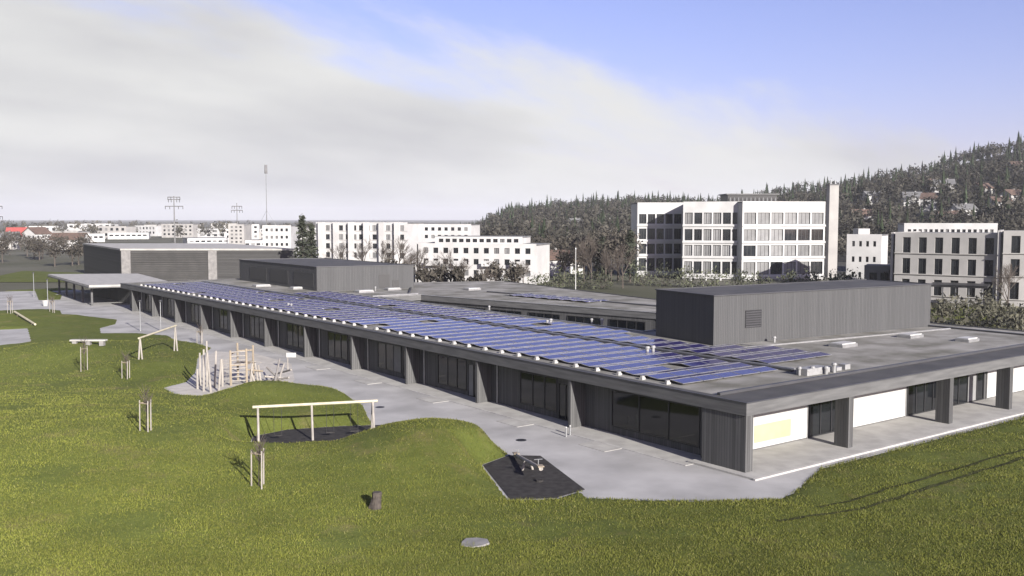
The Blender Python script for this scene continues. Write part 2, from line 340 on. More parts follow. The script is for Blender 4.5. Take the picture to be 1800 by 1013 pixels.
# the plain to the horizon, a little below the lawn sheet
m = MB(); m.add([(-9000, -3000, -.3), (12000, -3000, -.3), (12000, 12000, -.3), (-9000, 12000, -.3)], [(0, 1, 2, 3)])
tag(m.build('ground', 'ground'), kind='structure')
def sheet(name, poly, z, matname):
    bm = bmesh.new(); vs = [bm.verts.new((p[0], p[1], z)) for p in poly]; f = bm.faces.new(vs); f.normal_update()
    if f.normal.z < 0: f.normal_flip()
    bmesh.ops.triangulate(bm, faces=bm.faces); me = bpy.data.meshes.new(name); bm.to_mesh(me); bm.free(); me.materials.append(MATS[matname])
    return tag(obj(name, me), kind='structure')
sheet('path', [(-79, -44), (59, -44), (59, 3.2), (4, 3.2), (4, 164), (-79, 164)], 0.0, 'path')
sheet('sand_bed', pts([(292, 682), (332, 673), (347, 655), (352, 632), (380, 618), (450, 622), (512, 640), (518, 668), (500, 688), (478, 685), (455, 696), (420, 704), (372, 707), (326, 699)]), .006, 'sand')
def slab_thing(name, poly, z0, z1, matname, label, cat):
    m = MB(); c = poly.mean(0); m.prism([tuple(p) for p in poly], z0, z1); o = m.build(name, matname, None, at=(c[0], c[1], 0)); return tag(o, label, cat)
slab_thing('rubber_mat', PAD, -.1, .025, 'rubber', 'dark rubber safety mat under the seesaw', 'mat')
slab_thing('rubber_mat', MAT2, -.1, .025, 'rubber', 'dark worn safety mat under the long swing frame', 'mat')
# worn strip and wheel tracks in the right lawn
def ribbon(name, px, width, matname, dz=.035):
    c = [PG(x, y) for x, y in px]; q = []
    for a, b in zip(c[:-1], c[1:]):
        n = max(2, int(np.linalg.norm(b - a) / .5)); q += [a + (b - a) * i / n for i in range(n)]
    q.append(c[-1]); m = MB(); vs = []
    for i, p in enumerate(q):
        d = q[min(i + 1, len(q) - 1)] - q[max(i - 1, 0)]; d[2] = 0; d /= np.linalg.norm(d); nn = np.array((-d[1], d[0], 0)); ww = width * (.6 + .5 * random.random()) / 2
        for s_ in (-1, 1):
            v = p + nn * ww * s_; v[2] = ZT(v[0], v[1]) + dz; vs.append(v)
    m.add(vs, [(2 * i, 2 * i + 1, 2 * i + 3, 2 * i + 2) for i in range(len(q) - 1)]); return tag(m.build(name, matname), kind='structure')
ribbon('wheel_track', [(1369, 917), (1507, 897), (1586, 874), (1660, 850), (1751, 822), (1830, 797)], .3, 'soil')
ribbon('wheel_track', [(1440, 893), (1540, 868), (1640, 837), (1720, 814), (1830, 783)], .2, 'soil')

# ------------------------------------------------------------------ the school building
HR = 3.7; HS = 3.08                          # roof surface, underside of the roof band
bld = thing('school_building', 'long low timber-clad school building with a wide flat roof carrying solar panels', 'building', (0, 0, 0))
ROOF = [(0, 0), (44, 0), (44, 40), (42.4, 48.7), (48, 86), (34, 92), (33.5, 116), (0, 116)]
YARD = [(18.2, 26), (31, 26), (31, 37), (24, 71), (18.2, 71)]
def fill_with_hole(name, outer, hole, z, matname, parent):
    bm = bmesh.new(); es = []
    for lp in (outer, hole):
        vs = [bm.verts.new((p[0], p[1], z)) for p in lp]; es += [bm.edges.new((vs[i], vs[(i + 1) % len(vs)])) for i in range(len(vs))]
    bmesh.ops.triangle_fill(bm, use_beauty=True, use_dissolve=False, edges=es)
    for f in bm.faces:
        f.normal_update()
        if f.normal.z < 0: f.normal_flip()
    me = bpy.data.meshes.new(name); bm.to_mesh(me); bm.free(); me.materials.append(MATS[matname]); return obj(name, me, parent)
roof = fill_with_hole('roof', ROOF, YARD, HR, 'gravel_roof', bld)
fill_with_hole('soffit', ROOF, YARD, HS, 'cladding', bld)
def ring(name, loop, z0, z1, t, matname, parent, out=1):
    """a band of thickness t along a closed loop"""
    m = MB(); n = len(loop); L2 = [np.array(p, float) for p in loop]; area = sum(L2[i][0] * L2[(i + 1) % n][1] - L2[(i + 1) % n][0] * L2[i][1] for i in range(n)); s = (1 if area > 0 else -1) * out
    nor = []
    for i in range(n):
        d = L2[(i + 1) % n] - L2[i]; d /= np.linalg.norm(d); nor.append(np.array((d[1], -d[0])) * s)
    off = []
    for i in range(n):
        a, b = nor[i - 1], nor[i]; off.append((a + b) / (1 + a.dot(b)))
    vs = []
    for k in (0.0, t):
        for z in (z0, z1): vs += [(*(L2[i] + off[i] * k), z) for i in range(n)]
    fs = []
    for i in range(n):
        j = (i + 1) % n; fs += [(i, j, n + j, n + i), (2 * n + i, 2 * n + j, 3 * n + j, 3 * n + i), (n + i, n + j, 3 * n + j, 3 * n + i), (i, j, 2 * n + j, 2 * n + i)]
    m.add(vs, fs); return m.build(name, matname, parent)
ring('fascia', ROOF, HS - .003, HR + .02, .06, 'fascia', bld)
ring('fascia', YARD, HS - .003, HR + .02, .06, 'fascia', bld, out=-1)
ring('edge_trim', ROOF, HR + .022, HR + .085, .09, 'flashing', roof)
tr = ring('edge_trim', YARD, HR + .022, HR + .085, .12, 'metal_trim', roof, out=-1)
# the darker membrane over the veranda, closed by an upstand, and the eaves strip of the long side
m = MB(); m.box(.05, 43.95, .05, 2.4, HR - .05, HR + .012); m.build('veranda_membrane', 'membrane', roof)
m = MB(); m.box(.75, 43.9, 2.4, 2.62, HR - .05, HR + .16); m.build('roof_upstand', 'flashing', roof)
m = MB(); m.box(.05, .72, 2.42, 115.9, HR - .05, HR + .014); m.build('eaves_strip', 'membrane', roof)
m = MB(); m.box(10.55, 10.78, 5.2, 112, HR - .05, HR + .15); up = m.build('roof_upstand', 'flashing', roof)
m = MB(); m.box(10.84, 10.98, 5.2, 112, HR - .05, HR + .19); m.build('cable_tray', 'metal_trim', up)
# back-wing roof joints
def strip(a, b, wd, h0, mn, nm, par):
    a = np.array(a, float); b = np.array(b, float); d = b - a; l = np.linalg.norm(d); d /= l; m = MB(); m.obox((a[0], a[1], 0), d, (-d[1], d[0]), 0, l, 0, wd, HR - .05, HR + h0); return m.build(nm, mn, par)
strip((36.6, 38), (33.5, 70), .2, .16, 'flashing', 'roof_upstand', roof)
strip((24.2, 74), (33, 88), .2, .16, 'flashing', 'roof_upstand', roof)
strip((18.0, 72.5), (24.5, 72.5), .2, .12, 'metal_trim', 'roof_upstand', roof)
strip((41.5, 3.5), (41.5, 14), .2, .14, 'flashing', 'roof_upstand', roof)
# walls: solid cores under the roof, recessed behind the colonnades
def wallbox(x0, x1, y0, y1, nm='wall', mn='cladding', z0=-.2, z1=HS): m = MB(); m.box(x0, x1, y0, y1, z0, z1); return m.build(nm, mn, bld)
RX, RY = 1.2, 3.0                            # recess of the long side, depth of the veranda
FINY = [13.9, 24.2, 34.1, 43.4, 53.0, 62.6, 72.2, 81.8, 91.4, 101.0, 110.4]
wallbox(0.02, .6, .02, 3.0, 'corner_wall')
wallbox(RX, 18.18, RY + .6, 115.9); wallbox(31.02, 43.9, RY + .6, 47); wallbox(18.18, 31.02, RY + .6, 25.98)
m = MB(); m.prism([(24.2, 71.3), (31, 47.01), (42.2, 48.8), (47.7, 85.9), (33.9, 91.8), (33.3, 115.8), (18.2, 115.8), (18.2, 71.3)], -.2, HS); m.build('wall', 'cladding', bld)
m = MB(); m.prism([(31.02, 37.2), (31.02, 47.0), (24.4, 71.25), (24.2, 71)], -.2, HS); m.build('courtyard_wall', 'cladding', bld)
for k, y in enumerate(FINY):                 # upright fins carrying the eaves
    m = MB(); m.box(-.02, RX, y, y + .22, -.1, HS); m.build('fin', 'cladding', bld)
m = MB(); m.box(-1.0, RX - .004, 3.1, 115.8, -.05, .022); m.build('apron', 'concrete_light', bld)
m = MB(); m.box(-1.14, -1.002, 3.1, 115.8, -.05, .03); m.build('apron_kerb', 'concrete_edge', bld)
# long side: glazing in each bay
def glazing(par, o, u, n, wdt, z0, z1, panes, bar=.07, blind=(), depth=.05, fm='dark_metal', gm='glass'):
    """a window as part: frame + panes; o on the wall face, u along, n outwards"""
    fr = MB()
    fr.obox(o, u, n, 0, wdt, 0, depth, z0, z0 + bar); fr.obox(o, u, n, 0, wdt, 0, depth, z1 - bar, z1)
    e = [0.0]
    for p in panes: e.append(e[-1] + p)
    e = [x / e[-1] * wdt for x in e]
    for i, x in enumerate(e):
        a0 = min(max(x - bar / 2, 0), wdt - bar); fr.obox(o, u, n, a0, a0 + bar, .001, depth + .004, z0 + bar - .01, z1 - bar + .01)
    wnd = fr.build('window', fm, par)
    for i in range(len(panes)):
        g = MB(); g.obox(o, u, n, e[i] + bar / 2, e[i + 1] - bar / 2, .002, .012, z0 + bar, z1 - bar); g.build('pane', 'blind' if i in blind else gm, wnd)
    return wnd
uY, nX = (0, 1), (-1, 0)
glazing(bld, (RX, 4.2, 0), uY, nX, 7.2, .42, 2.75, (2.4, 2.4, 2.4))
for k in range(len(FINY) - 1):
    y0, y1 = FINY[k] + .22, FINY[k + 1]
    a = y0 + .9 + (.3 if k % 2 else 0)
    glazing(bld, (RX, a, 0), uY, nX, 1.5, .02, 2.45, (1.5, 1.4), blind=(1,) if k % 3 == 1 else ())
    glazing(bld, (RX, a + 1.7, 0), uY, nX, 4.0, .35 if k % 2 else .42, 2.7, (1.3, 1.3, 1.4), blind=(0,) if k % 4 == 2 else ())
    m = MB(); m.tube((RX - .12, y1 - .9, 0), (RX - .12, y1 - .9, HS), .05, seg=8); m.build('downpipe', 'galvanised', bld)
for y in (16.2, 26.2, 36.0, 45.3, 8.0):      # pale threshold slabs at the doors
    m = MB(); m.box(-2.5, -1.15, y, y + 2.3, -.05, .026); m.build('threshold_slab', 'concrete_light', bld)
# veranda of the end facade: slab, pillars, back wall, screens and glazed doors
m = MB(); m.box(-.5, 46, -.95, RY + .55, -.25, .10); ter = m.build('terrace', 'concrete_light', bld)
m = MB(); m.box(-.56, 46, -1.1, -.952, -.27, .096); m.build('terrace_edge', 'concrete_edge', ter)
PILX = [9.0, 19.9, 27.7, 37.5]
m = MB(); m.box(.601, 43.9, RY, RY + .6, .1, HS); m.build('wall', 'cladding', bld)
for x in PILX:
    m = MB(); m.box(x, x + .45, .02, .95, .1, HS); m.build('pillar', 'cladding', bld)
uX, nY = (1, 0), (0, -1)
def screen(x0, x1, yellow=None):
    m = MB(); m.box(x0, x1, RY - .06, RY - .002, .16, 2.85); s = m.build('white_screen', 'screen_white', bld)
    f = MB(); f.box(x0 - .06, x0 - .002, RY - .09, RY - .002, .12, 2.9); f.box(x1 + .002, x1 + .06, RY - .09, RY - .002, .12, 2.9); f.box(x0 - .06, x1 + .06, RY - .09, RY - .002, 2.852, 2.91); f.build('frame', 'metal_trim', s)
    if yellow:
        y = MB(); y.box(yellow[0], yellow[1], RY - .075, RY - .062, .5, 1.5); y.build('yellow_panel', 'screen_yellow', s)['label'] = 'pale yellow panel on the screen'
    return s
screen(2.2, 9.15, (4.3, 7.6)); screen(13.6, 19.7)
glazing(bld, (9.4, RY, 0), uX, nY, 4.0, .12, 2.85, (1.1, 1.1, 1.8)); glazing(bld, (20.0, RY, 0), uX, nY, 4.2, .12, 2.85, (1, 1, 1, 1))
glazing(bld, (24.4, RY, 0), uX, nY, 5.6, .12, 2.85, (1, 1, 1.2, 1.2, 1), blind=(3,)); screen(30.4, 33.0); screen(33.3, 36.5)
glazing(bld, (36.8, RY, 0), uX, nY, 5, .12, 2.85, (1, 1, 1, 1))
# courtyard glazing on its far side, in shade
cA, cB = np.array((31.0, 37.2)), np.array((24.2, 71.0)); cu = (cB - cA) / np.linalg.norm(cB - cA); cn = np.array((-abs(cu[1]), -abs(cu[0])))
for k in range(6):
    q = cA + cu * (1.2 + k * 5.6); glazing(bld, (q[0], q[1], 0), cu, cn, 4.6, .3, 2.7, (1, 1, 1, 1))
m = MB(); m.add([(18.2, 26, .02), (31, 26, .02), (31, 37.1, .02), (24.3, 71, .02), (18.2, 71, .02)], [(0, 1, 2, 3, 4)]); tag(m.build('courtyard_floor', 'path', bld))
# rooms standing on the roof
def roofbox(c, l, r, h, label):
    """c near corner, l far end of the shaded side, r far end of the sunny side"""
    c, l, r = (np.array(p, float) for p in (c, l, r)); q = [c, r, r + l - c, l]
    m = MB(); m.prism([tuple(p) for p in q], HR - .05, HR + h); b = m.build('roof_room', 'roof_box_cladding', bld); b['label'] = label
    ring('coping', [tuple(p) for p in q], HR + h + .002, HR + h + .09, .08, 'flashing', b)
    t = MB(); cc = sum(q) / 4; t.prism([tuple(cc + (p - cc) * .985) for p in q], HR + h - .02, HR + h + .03); t.build('room_roof', 'membrane', b)
    return b, q
bR, qR = roofbox((16.2, 16.5), (17.3, 23.6), (41.6, 13.85), 3.72, 'windowless timber-clad room on the front wing of the roof')
bM, qM = roofbox((16.55, 85.0), (17.1, 113.5), (29.5, 81.9), 3.15, 'dark timber-clad room at the far end of the roof')
def on_box(b, q, a, wd, z0, z1, nm, mn, side='r', d=.05):
    c = q[0]; e = (q[1] if side == 'r' else q[3]) - c; l = np.linalg.norm(e); e = e / l; n = np.array((e[1], -e[0])) if side == 'r' else np.array((-e[1], e[0]))
    m = MB(); m.obox((c[0], c[1], 0), e, n, a, a + wd, -.02, d, HR + z0, HR + z1); return m.build(nm, mn, b)
on_box(bR, qR, 3.2, 1.7, 1.15, 2.5, 'louvre', 'dark_metal', d=.03)
for i in range(7): on_box(bR, qR, 3.25, 1.6, 1.2 + i * .185, 1.28 + i * .185, 'louvre_slat', 'flashing', d=.06)
on_box(bM, qM, 8.4, 1.5, .2, 2.0, 'louvre', 'dark_metal', d=.04); on_box(bM, qM, 10.3, .9, .2, 1.2, 'louvre', 'dark_metal', d=.04)
for a in (1.0, 9.5, 17.5): on_box(bM, qM, a, 6.5, .5, 2.3, 'louvre', 'dark_metal', side='l', d=.04)
# roof furniture
def vent(px, py, h=.55, r=.14, hood=True, mn='galvanised'):
    p = P(px, py, HR); m = MB(); m.tube((p[0], p[1], HR - .02), (p[0], p[1], HR + h), r, seg=10)
    if hood: m.tube((p[0], p[1], HR + h - .02), (p[0], p[1], HR + h + .12), r * 1.7, r * 1.2, seg=10)
    m.build('roof_vent', mn, roof)
for a in ((507, 540), (512, 541), (968, 570), (962, 571), (1138, 622), (1148, 622), (1040, 569), (1058, 570), (660, 512), (860, 545), (1361, 602), (1405, 660), (1420, 661), (1452, 658), (1466, 655), (1428, 659)): vent(*a, h=random.uniform(.3, .5), r=random.uniform(.07, .12), mn='roof_unit_grey')
for px, py, wx, wy in ((1482, 609, 1.9, 1.2), (1600, 593, 1.9, 1.2), (640, 514, 2.2, 1.4), (690, 510, 2, 1.2), (460, 504, 2.2, 1.4), (525, 508, 2.2, 1.4), (830, 510, 2, 1.3), (1700, 600, 1.6, 1.1)):
    p = P(px, py, HR); m = MB(); m.box(p[0] - wx / 2, p[0] + wx / 2, p[1] - wy / 2, p[1] + wy / 2, HR - .02, HR + .22); s = m.build('skylight', 'metal_trim', roof)
    m = MB(); m.box(p[0] - wx / 2 + .1, p[0] + wx / 2 - .1, p[1] - wy / 2 + .1, p[1] + wy / 2 - .1, HR + .2, HR + .3); m.build('skylight_dome', 'screen_white', s)
p = P(1415, 660, HR); m = MB(); m.box(p[0] - .2, p[0] + 1.9, p[1] - .3, p[1] + .5, HR - .02, HR + .42); m.build('roof_unit', 'roof_unit_grey', roof)
for k in range(4): m = MB(); m.box(11.3 + k * .9, 11.85 + k * .9, 3.7, 4.2, HR - .02, HR + .22 + .1 * (k % 2)); m.build('roof_unit', 'roof_unit_grey', roof)
for (a, b) in (((16.3, 14.2), (41, 11.6)), ((18.3, 8.2), (18.3, 15.6))):
    strip(a, b, .12, .1, 'metal_trim', 'lightning_rail', roof)

ORD = ['first', 'second', 'third', 'fourth', 'fifth', 'sixth', 'seventh', 'eighth', 'ninth', 'tenth', 'eleventh', 'twelfth']
def ordinal(k):
    if k <= 12: return ORD[k - 1]
    return '%d%s' % (k, 'th' if 10 < k % 100 < 14 else {1: 'st', 2: 'nd', 3: 'rd'}.get(k % 10, 'th'))
# ------------------------------------------------------------------ solar panels: east-west tents across the roof
PL, PW, TILT = 1.66, .93, R_(5.5)             # length across the roof, width up the slope
def panel_mesh(flip):
    m = MB(); s = -1 if flip else 1; c, sn = math.cos(TILT), math.sin(TILT); y0 = 0; z0 = .10
    def pt(x, v, n): return (x, s * (v * c - n * sn), z0 + v * sn + n * c)
    def bx(x0, x1, v0, v1, n0, n1, mi): m.hexa([pt(x0, v0, n0), pt(x1, v0, n0), pt(x1, v1, n0), pt(x0, v1, n0), pt(x0, v0, n1), pt(x1, v0, n1), pt(x1, v1, n1), pt(x0, v1, n1)], mi)
    bx(.03, PL - .03, .03, PW - .03, .0, .03, 0)
    bx(0, PL, 0, .03, -.002, .038, 1); bx(0, PL, PW - .03, PW, -.002, .038, 1); bx(0, .03, .03, PW - .03, -.002, .038, 1); bx(PL - .03, PL, .03, PW - .03, -.002, .038, 1)
    return m.mesh('solar_panel', ['solar_cells', 'alu'])
pm = [panel_mesh(False), panel_mesh(True)]
slots = []
YS = [5.75 + 2.02 * k for k in range(52)]
for y in YS:
    if y < 111:
        for c in range(5): slots.append((1.45 + c * 1.72, y))
    if 7 < y < 82:
        n = 4 if y < 13.5 else 3
        for c in range(n): slots.append((11.6 + c * 1.72, y))
for k in range(7):
    for c in range(2): slots.append((33 + c * 1.72 - k * .2, 50 + 2.02 * k))
slots = [s for s in slots if not (16.0 < s[0] + PL and s[1] > 14.5 and s[1] < 24.5)]
slots = [s for s in slots if random.random() > .02]
slots.sort(key=lambda s: (s[0] - CAM[0]) ** 2 + (s[1] - CAM[1]) ** 2)
near = slots[:148]; far = slots[148:]
for i, (x, y) in enumerate(near):
    for k in (0, 1):
        o = bpy.data.objects.new('solar_panel', pm[k]); COL.objects.link(o); o.location = (x, y + (0 if k == 0 else 1.92), HR)
        row = min(range(len(YS)), key=lambda j: abs(YS[j] - y)) + 1; band = x < 11; c = round((x - (1.45 if band else 11.6)) / 1.72) + 1
        tag(o, '%s solar panel from the %s, %s slope, %s row from the veranda' % (ordinal(c), 'eaves' if band else 'roof joint', 'front' if k == 0 else 'rear', ordinal(row)), 'solar panel', 'solar panels in rows on the flat roof')
Vs, Fs, Ms = [], [], []; nv = 0
for k in (0, 1):
    me = pm[k]; co = np.array([v.co[:] for v in me.vertices]); fa = np.array([p.vertices[:] for p in me.polygons]); mi = [p.material_index for p in me.polygons]
    for (x, y) in far:
        Vs.append(co + (x, y + (0 if k == 0 else 1.92), HR)); Fs.append(fa + nv); Ms += mi; nv += len(co)
me = np_mesh('distant_solar_panels', np.vstack(Vs), np.vstack(Fs), 'solar_cells'); me.materials.append(MATS['alu']); me.polygons.foreach_set('material_index', Ms)
o = obj('distant_solar_panels', me); tag(o, 'blue solar panel rows running on towards the far end of the roof', 'solar panels', kind='stuff')
m = MB(); m.prism([(-.15, -.12), (.15, -.12), (.15, .12), (-.15, .12)], 0, .12); m.prism([(-.11, -.08), (.11, -.08), (.11, .08), (-.11, .08)], .118, .22); bmesh_ = m.mesh('ballast_block', 'ballast')
for row, y in enumerate(YS):
    o = bpy.data.objects.new('ballast_block', bmesh_); COL.objects.link(o); o.location = (1.12, y + .96 + random.uniform(-.06, .06), HR + .001); o.rotation_euler[2] = random.uniform(-.15, .15)
    tag(o, 'pale ballast block at the eaves end of the %s panel row from the veranda' % ordinal(row + 1), 'ballast block', 'ballast blocks along the eaves')

# ------------------------------------------------------------------ town buildings
def frame2(p0, p1):
    a = np.array(p0[:2], float); b = np.array(p1[:2], float); d = b - a; l = np.linalg.norm(d); u = d / l; n = np.array((u[1], -u[0]))
    if n.dot(CAM[:2] - (a + b) / 2) < 0: n = -n
    return a, u, n, l
def win_mesh(wd, ht, bar=.08, mull=1):
    """unit window in local x (along) / -y (outwards): reveal frame; pane separate"""
    f = MB(); f.box(0, wd, -.06, .06, 0, bar); f.box(0, wd, -.06, .06, ht - bar, ht); f.box(0, bar, -.058, .058, bar, ht - bar); f.box(wd - bar, wd, -.058, .058, bar, ht - bar)
    for i in range(mull): x = wd * (i + 1) / (mull + 1); f.box(x - bar / 2, x + bar / 2, -.05, .05, bar, ht - bar)
    return f
def facade(root, p0, p1, H, floors, cols, wallmat, framemat='dark_metal', thick=.35, z0=0.0, sill=None, blinds=.2, glass='glass_far', mull=1):
    """a wall with real openings: floors = [(zb, zt)], cols = [(u0, u1)]; windows set back in it"""
    a, u, n, l = frame2(p0, p1); o = (a[0], a[1], 0); W = MB(); zc = z0
    for zb, zt in floors:
        W.obox(o, u, n, 0, l, -thick, 0, zc, zb)
        uc = 0.0
        for c0, c1 in cols:
            W.obox(o, u, n, uc, c0, -thick, 0, zb, zt); uc = c1
        W.obox(o, u, n, uc, l, -thick, 0, zb, zt); zc = zt
    W.obox(o, u, n, 0, l, -thick, 0, zc, H); wall = W.build('wall', wallmat, root)
    if sill:
        S = MB()
        for zb, zt in floors: S.obox(o, u, n, -.1, l + .1, .002, .18, zb - .14, zb - .02)
        S.build('sill_band', sill, wall)
    rz = math.atan2(u[1], u[0]); flip = (n[0] * u[1] - n[1] * u[0]) < 0
    cache = {}
    for zb, zt in floors:
        for c0, c1 in cols:
            key = (round(c1 - c0, 3), round(zt - zb, 3))
            if key not in cache:
                f = win_mesh(c1 - c0 - .004, zt - zb - .004, mull=mull); g = MB(); g.box(.05, c1 - c0 - .05, -.01, .01, .05, zt - zb - .05)
                cache[key] = (f.mesh('window', framemat), g.mesh('pane', glass), g.mesh('pane', 'blind'))
            fm, gm, bmm = cache[key]; q = a + u * (c0 + .002) - n * (thick * .6)
            wo = inst(fm, 'window', root, (q[0], q[1], zb + .002), rz)
            po = bpy.data.objects.new('pane', bmm if random.random() < blinds else gm); COL.objects.link(po); po.parent = wo
    return wall
def core(root, poly, H, mn, z0=-.3, name='core', inset=0.0, roofmat='roof_grey'):
    c = np.mean(np.array(poly), 0); q = [tuple(c + (np.array(p) - c) * (1 - inset)) for p in poly]
    m = MB(); m.prism(q, z0, H); b = m.build(name, mn, root)
    r = MB(); r.prism([tuple(c + (np.array(p) - c) * 1.012) for p in poly], H + .003, H + .25); r.build('flat_roof', roofmat, root); return b
def quad_from(px0, px1, d0, d1, depth):
    """footprint: front corners on columns px0, px1 at distances d0, d1, running back by depth"""
    a = PD(px0, d0)[:2]; b = PD(px1, d1)[:2]; u = (b - a) / np.linalg.norm(b - a); n = np.array((-u[1], u[0]))
    if n.dot(F0[:2]) < 0: n = -n
    return a, b, b + n * depth, a + n * depth
def hz(py, d): return CAMH - (py - HY) / FPX * d * 1.0    # height of a pixel row at distance d
def evenly(l, n, wd, m0=.6):
    st = (l - 2 * m0) / n; return [(m0 + st * i + (st - wd) / 2, m0 + st * i + (st + wd) / 2) for i in range(n)]

# white office block on the slope side
D = 213.0
ob = thing('office_block', 'white four-storey office block with ribbon windows and a rooftop pavilion', 'building', PD(1320, D))
zt = hz(357, D)
fl = [(hz(482, D), hz(460, D)), (hz(450, D), hz(431, D)), (hz(423, D), hz(403, D)), (hz(394, D), hz(374, D))]
qa = quad_from(1304, 1449, D - 3, D + 1, 16); qb = quad_from(1200, 1303.8, D + 2, D - 1, 14); qc = quad_from(1120, 1200, D + 13, D + 13, 12)
for qd, ncol, bl, th in ((qa, 6, .55, .5), (qb, 6, .5, .5), (qc, 5, .05, .5)):
    l = np.linalg.norm(qd[1] - qd[0])
    sc_ = 1.0 if qd is not qc else (D + 22) / D
    fz = fl if qd is not qc else [(hz(482, D), hz(458, D)), (hz(450, D), hz(431, D)), (hz(423, D), hz(403, D)), (hz(394, D), hz(376, D))]
    core(ob, [q + (0 if i > 1 else .55) * (qd[3] - qd[0]) / np.linalg.norm(qd[3] - qd[0]) for i, q in enumerate(qd)], zt - .02, 'white_panel')
    facade(ob, qd[0], qd[1], zt + .3, fz, evenly(l, ncol, l / ncol - .42, .2), 'white_panel', blinds=bl, thick=.5, mull=2)
    S = MB(); a, u, n, l2 = frame2(qd[0], qd[1])
    for zb, _ in fz: S.obox((a[0], a[1], 0), u, n, -.1, l2 + .1, .002, .25, zb - .55, zb - .12)
    S.build('ledge', 'white_panel', ob)
m = MB(); pv = quad_from(1278, 1364, D + 3, D + 3, 8); m.prism([tuple(p) for p in pv], zt + .2, zt + 1.85); pa = m.build('pavilion', 'dark_metal', ob)
m = MB(); c_ = np.mean(np.array(pv), 0); m.prism([tuple(c_ + (p - c_) * 1.07) for p in pv], zt + 1.853, zt + 2.1); m.build('pavilion_roof', 'roof_grey', pa)
for i in range(12):
    q = pv[0] + (pv[1] - pv[0]) * (i + .5) / 12; m = MB(); m.tube((q[0] - .5 * F0[0], q[1] - .5 * F0[1], zt + .2), (q[0] - .5 * F0[0], q[1] - .5 * F0[1], zt + 1.2), .06, seg=5); m.build('rail_post', 'galvanised', pa)
# ground floor of the office block: columns under the overhang
for i in range(9):
    q = PD(1215 + i * 26, D - 1.2); m = MB(); m.tube((q[0], q[1], -.3), (q[0], q[1], fl[0][0] - .6), .25, seg=8); m.build('column', 'white_panel', ob)
# chimney
q = quad_from(1456, 1472, 222, 222, 2.2); ch = thing('chimney', 'tall pale square chimney stack beside the white office block', 'chimney', PD(1464, 222))
m = MB(); m.prism([tuple(p) for p in q], -.3, hz(326, 222)); m.build('shaft', 'grey_render', ch)
m = MB(); c_ = np.mean(np.array(q), 0)
m.prism([tuple(c_ + (p - c_) * 1.12) for p in q], hz(326, 222) + .003, hz(324, 222)); m.build('cap', 'flashing', ch)
for i in (-1, 1): m = MB(); m.tube((c_[0] + i * .5 * RT[0], c_[1] + i * .5 * RT[1], hz(324, 222)), (c_[0] + i * .5 * RT[0], c_[1] + i * .5 * RT[1], hz(317, 222)), .16, seg=8); m.build('flue', 'galvanised', ch)

def block(name, label, px0, px1, d0, d1, depth, ytop, nfl, ncol, wmat, wfrac=.55, hfrac=.5, blinds=.2, base=.8, roofmat='roof_grey', mull=1, frame='dark_metal', sill=None, side=None, cat='building', group=None):
    d = (d0 + d1) / 2; H = hz(ytop, d); q = quad_from(px0, px1, d0, d1, depth); root = thing(name, label, cat, ((q[0] + q[1] + q[2] + q[3]) / 4).tolist() + [0], group)
    back = (q[3] - q[0]) / depth
    core(root, [q[0] + back * .4, q[1] + back * .4, q[2], q[3]], H - .02, wmat, roofmat=roofmat)
    l = np.linalg.norm(q[1] - q[0]); fh = (H - base) / nfl
    fz = [(base + i * fh + fh * (1 - hfrac) * .5, base + i * fh + fh * (1 + hfrac) * .5) for i in range(nfl)]
    facade(root, q[0], q[1], H + .35, fz, evenly(l, ncol, (l - 1.2) / ncol * wfrac), wmat, frame, thick=.395, z0=-.3, blinds=blinds, mull=mull, sill=sill)
    if side:
        a, b = (q[0], q[3]) if side == 'l' else (q[1], q[2]); a = a + back * .401
        ou = (q[0] - q[1]) / l * (1 if side == 'l' else -1); ls = np.linalg.norm(b - a)
        facade(root, a + ou * .4, b + ou * .4, H + .35, fz, evenly(ls, max(2, int(ls / 4)), 1.5), wmat, frame, thick=.395, z0=-.3, blinds=blinds)
    return root, q, H, fz
# pale villa block in front of the wooded slope
r, q, H, fz = block('apartment_house', 'white three-storey apartment house with a set-back attic by the wooded slope', 735, 942, 205, 198, 12, 431, 3, 11, 'white_render', .5, .5, .25, side='l', mull=1)
qq = quad_from(765, 918, 207, 203, 9); core(r, qq, H + 1.5, 'white_render', z0=H + .26, name='attic'); 
facade(r, qq[0] - F0[:2] * .4, qq[1] - F0[:2] * .4, H + 1.7, [(H + .5, H + 1.25)], evenly(np.linalg.norm(qq[1] - qq[0]), 12, 1.0), 'white_render', z0=H + .26)
for i in range(4):
    a, u, n, l = frame2(q[0], q[1]); m = MB(); m.obox((a[0], a[1], 0), u, n, 2 + i * 6.2, 5 + i * 6.2, .002, 1.3, fz[1][0] - .3, fz[1][0] - .1); b = m.build('balcony', 'white_render', r)
    m = MB(); m.obox((a[0], a[1], 0), u, n, 2 + i * 6.2, 5 + i * 6.2, 1.22, 1.28, fz[1][0] - .1, fz[1][0] + .8); m.build('parapet', 'white_panel', b)
# long white apartment row behind
r, q, H, fz = block('apartment_row', 'long white apartment row with recessed balconies behind the bare trees', 556, 716, 300, 292, 14, 393, 4, 13, 'white_render', .62, .58, .3, sill='white_panel')
a, u, n, l = frame2(q[0], q[1])
for i in range(6): m = MB(); m.obox((a[0], a[1], 0), u, n, 1.2 + i * l / 6, 1.2 + i * l / 6 + 1.6, .004, 1.1, -.3, H + .4); m.build('stair_tower', 'white_render', r)
block('apartment_row', 'white apartment row reaching the foot of the wooded hill', 718, 828, 330, 326, 14, 396, 4, 9, 'white_render', .5, .45, .3)
block('apartment_house', 'white slab house half hidden by the tall dark conifers', 462, 512, 330, 330, 12, 398, 4, 5, 'white_render', .5, .4, .4)
block('tower_house', 'slim pale tower house beyond the sports hall', 402, 430, 420, 420, 12, 396, 6, 3, 'grey_render', .5, .45, .4)
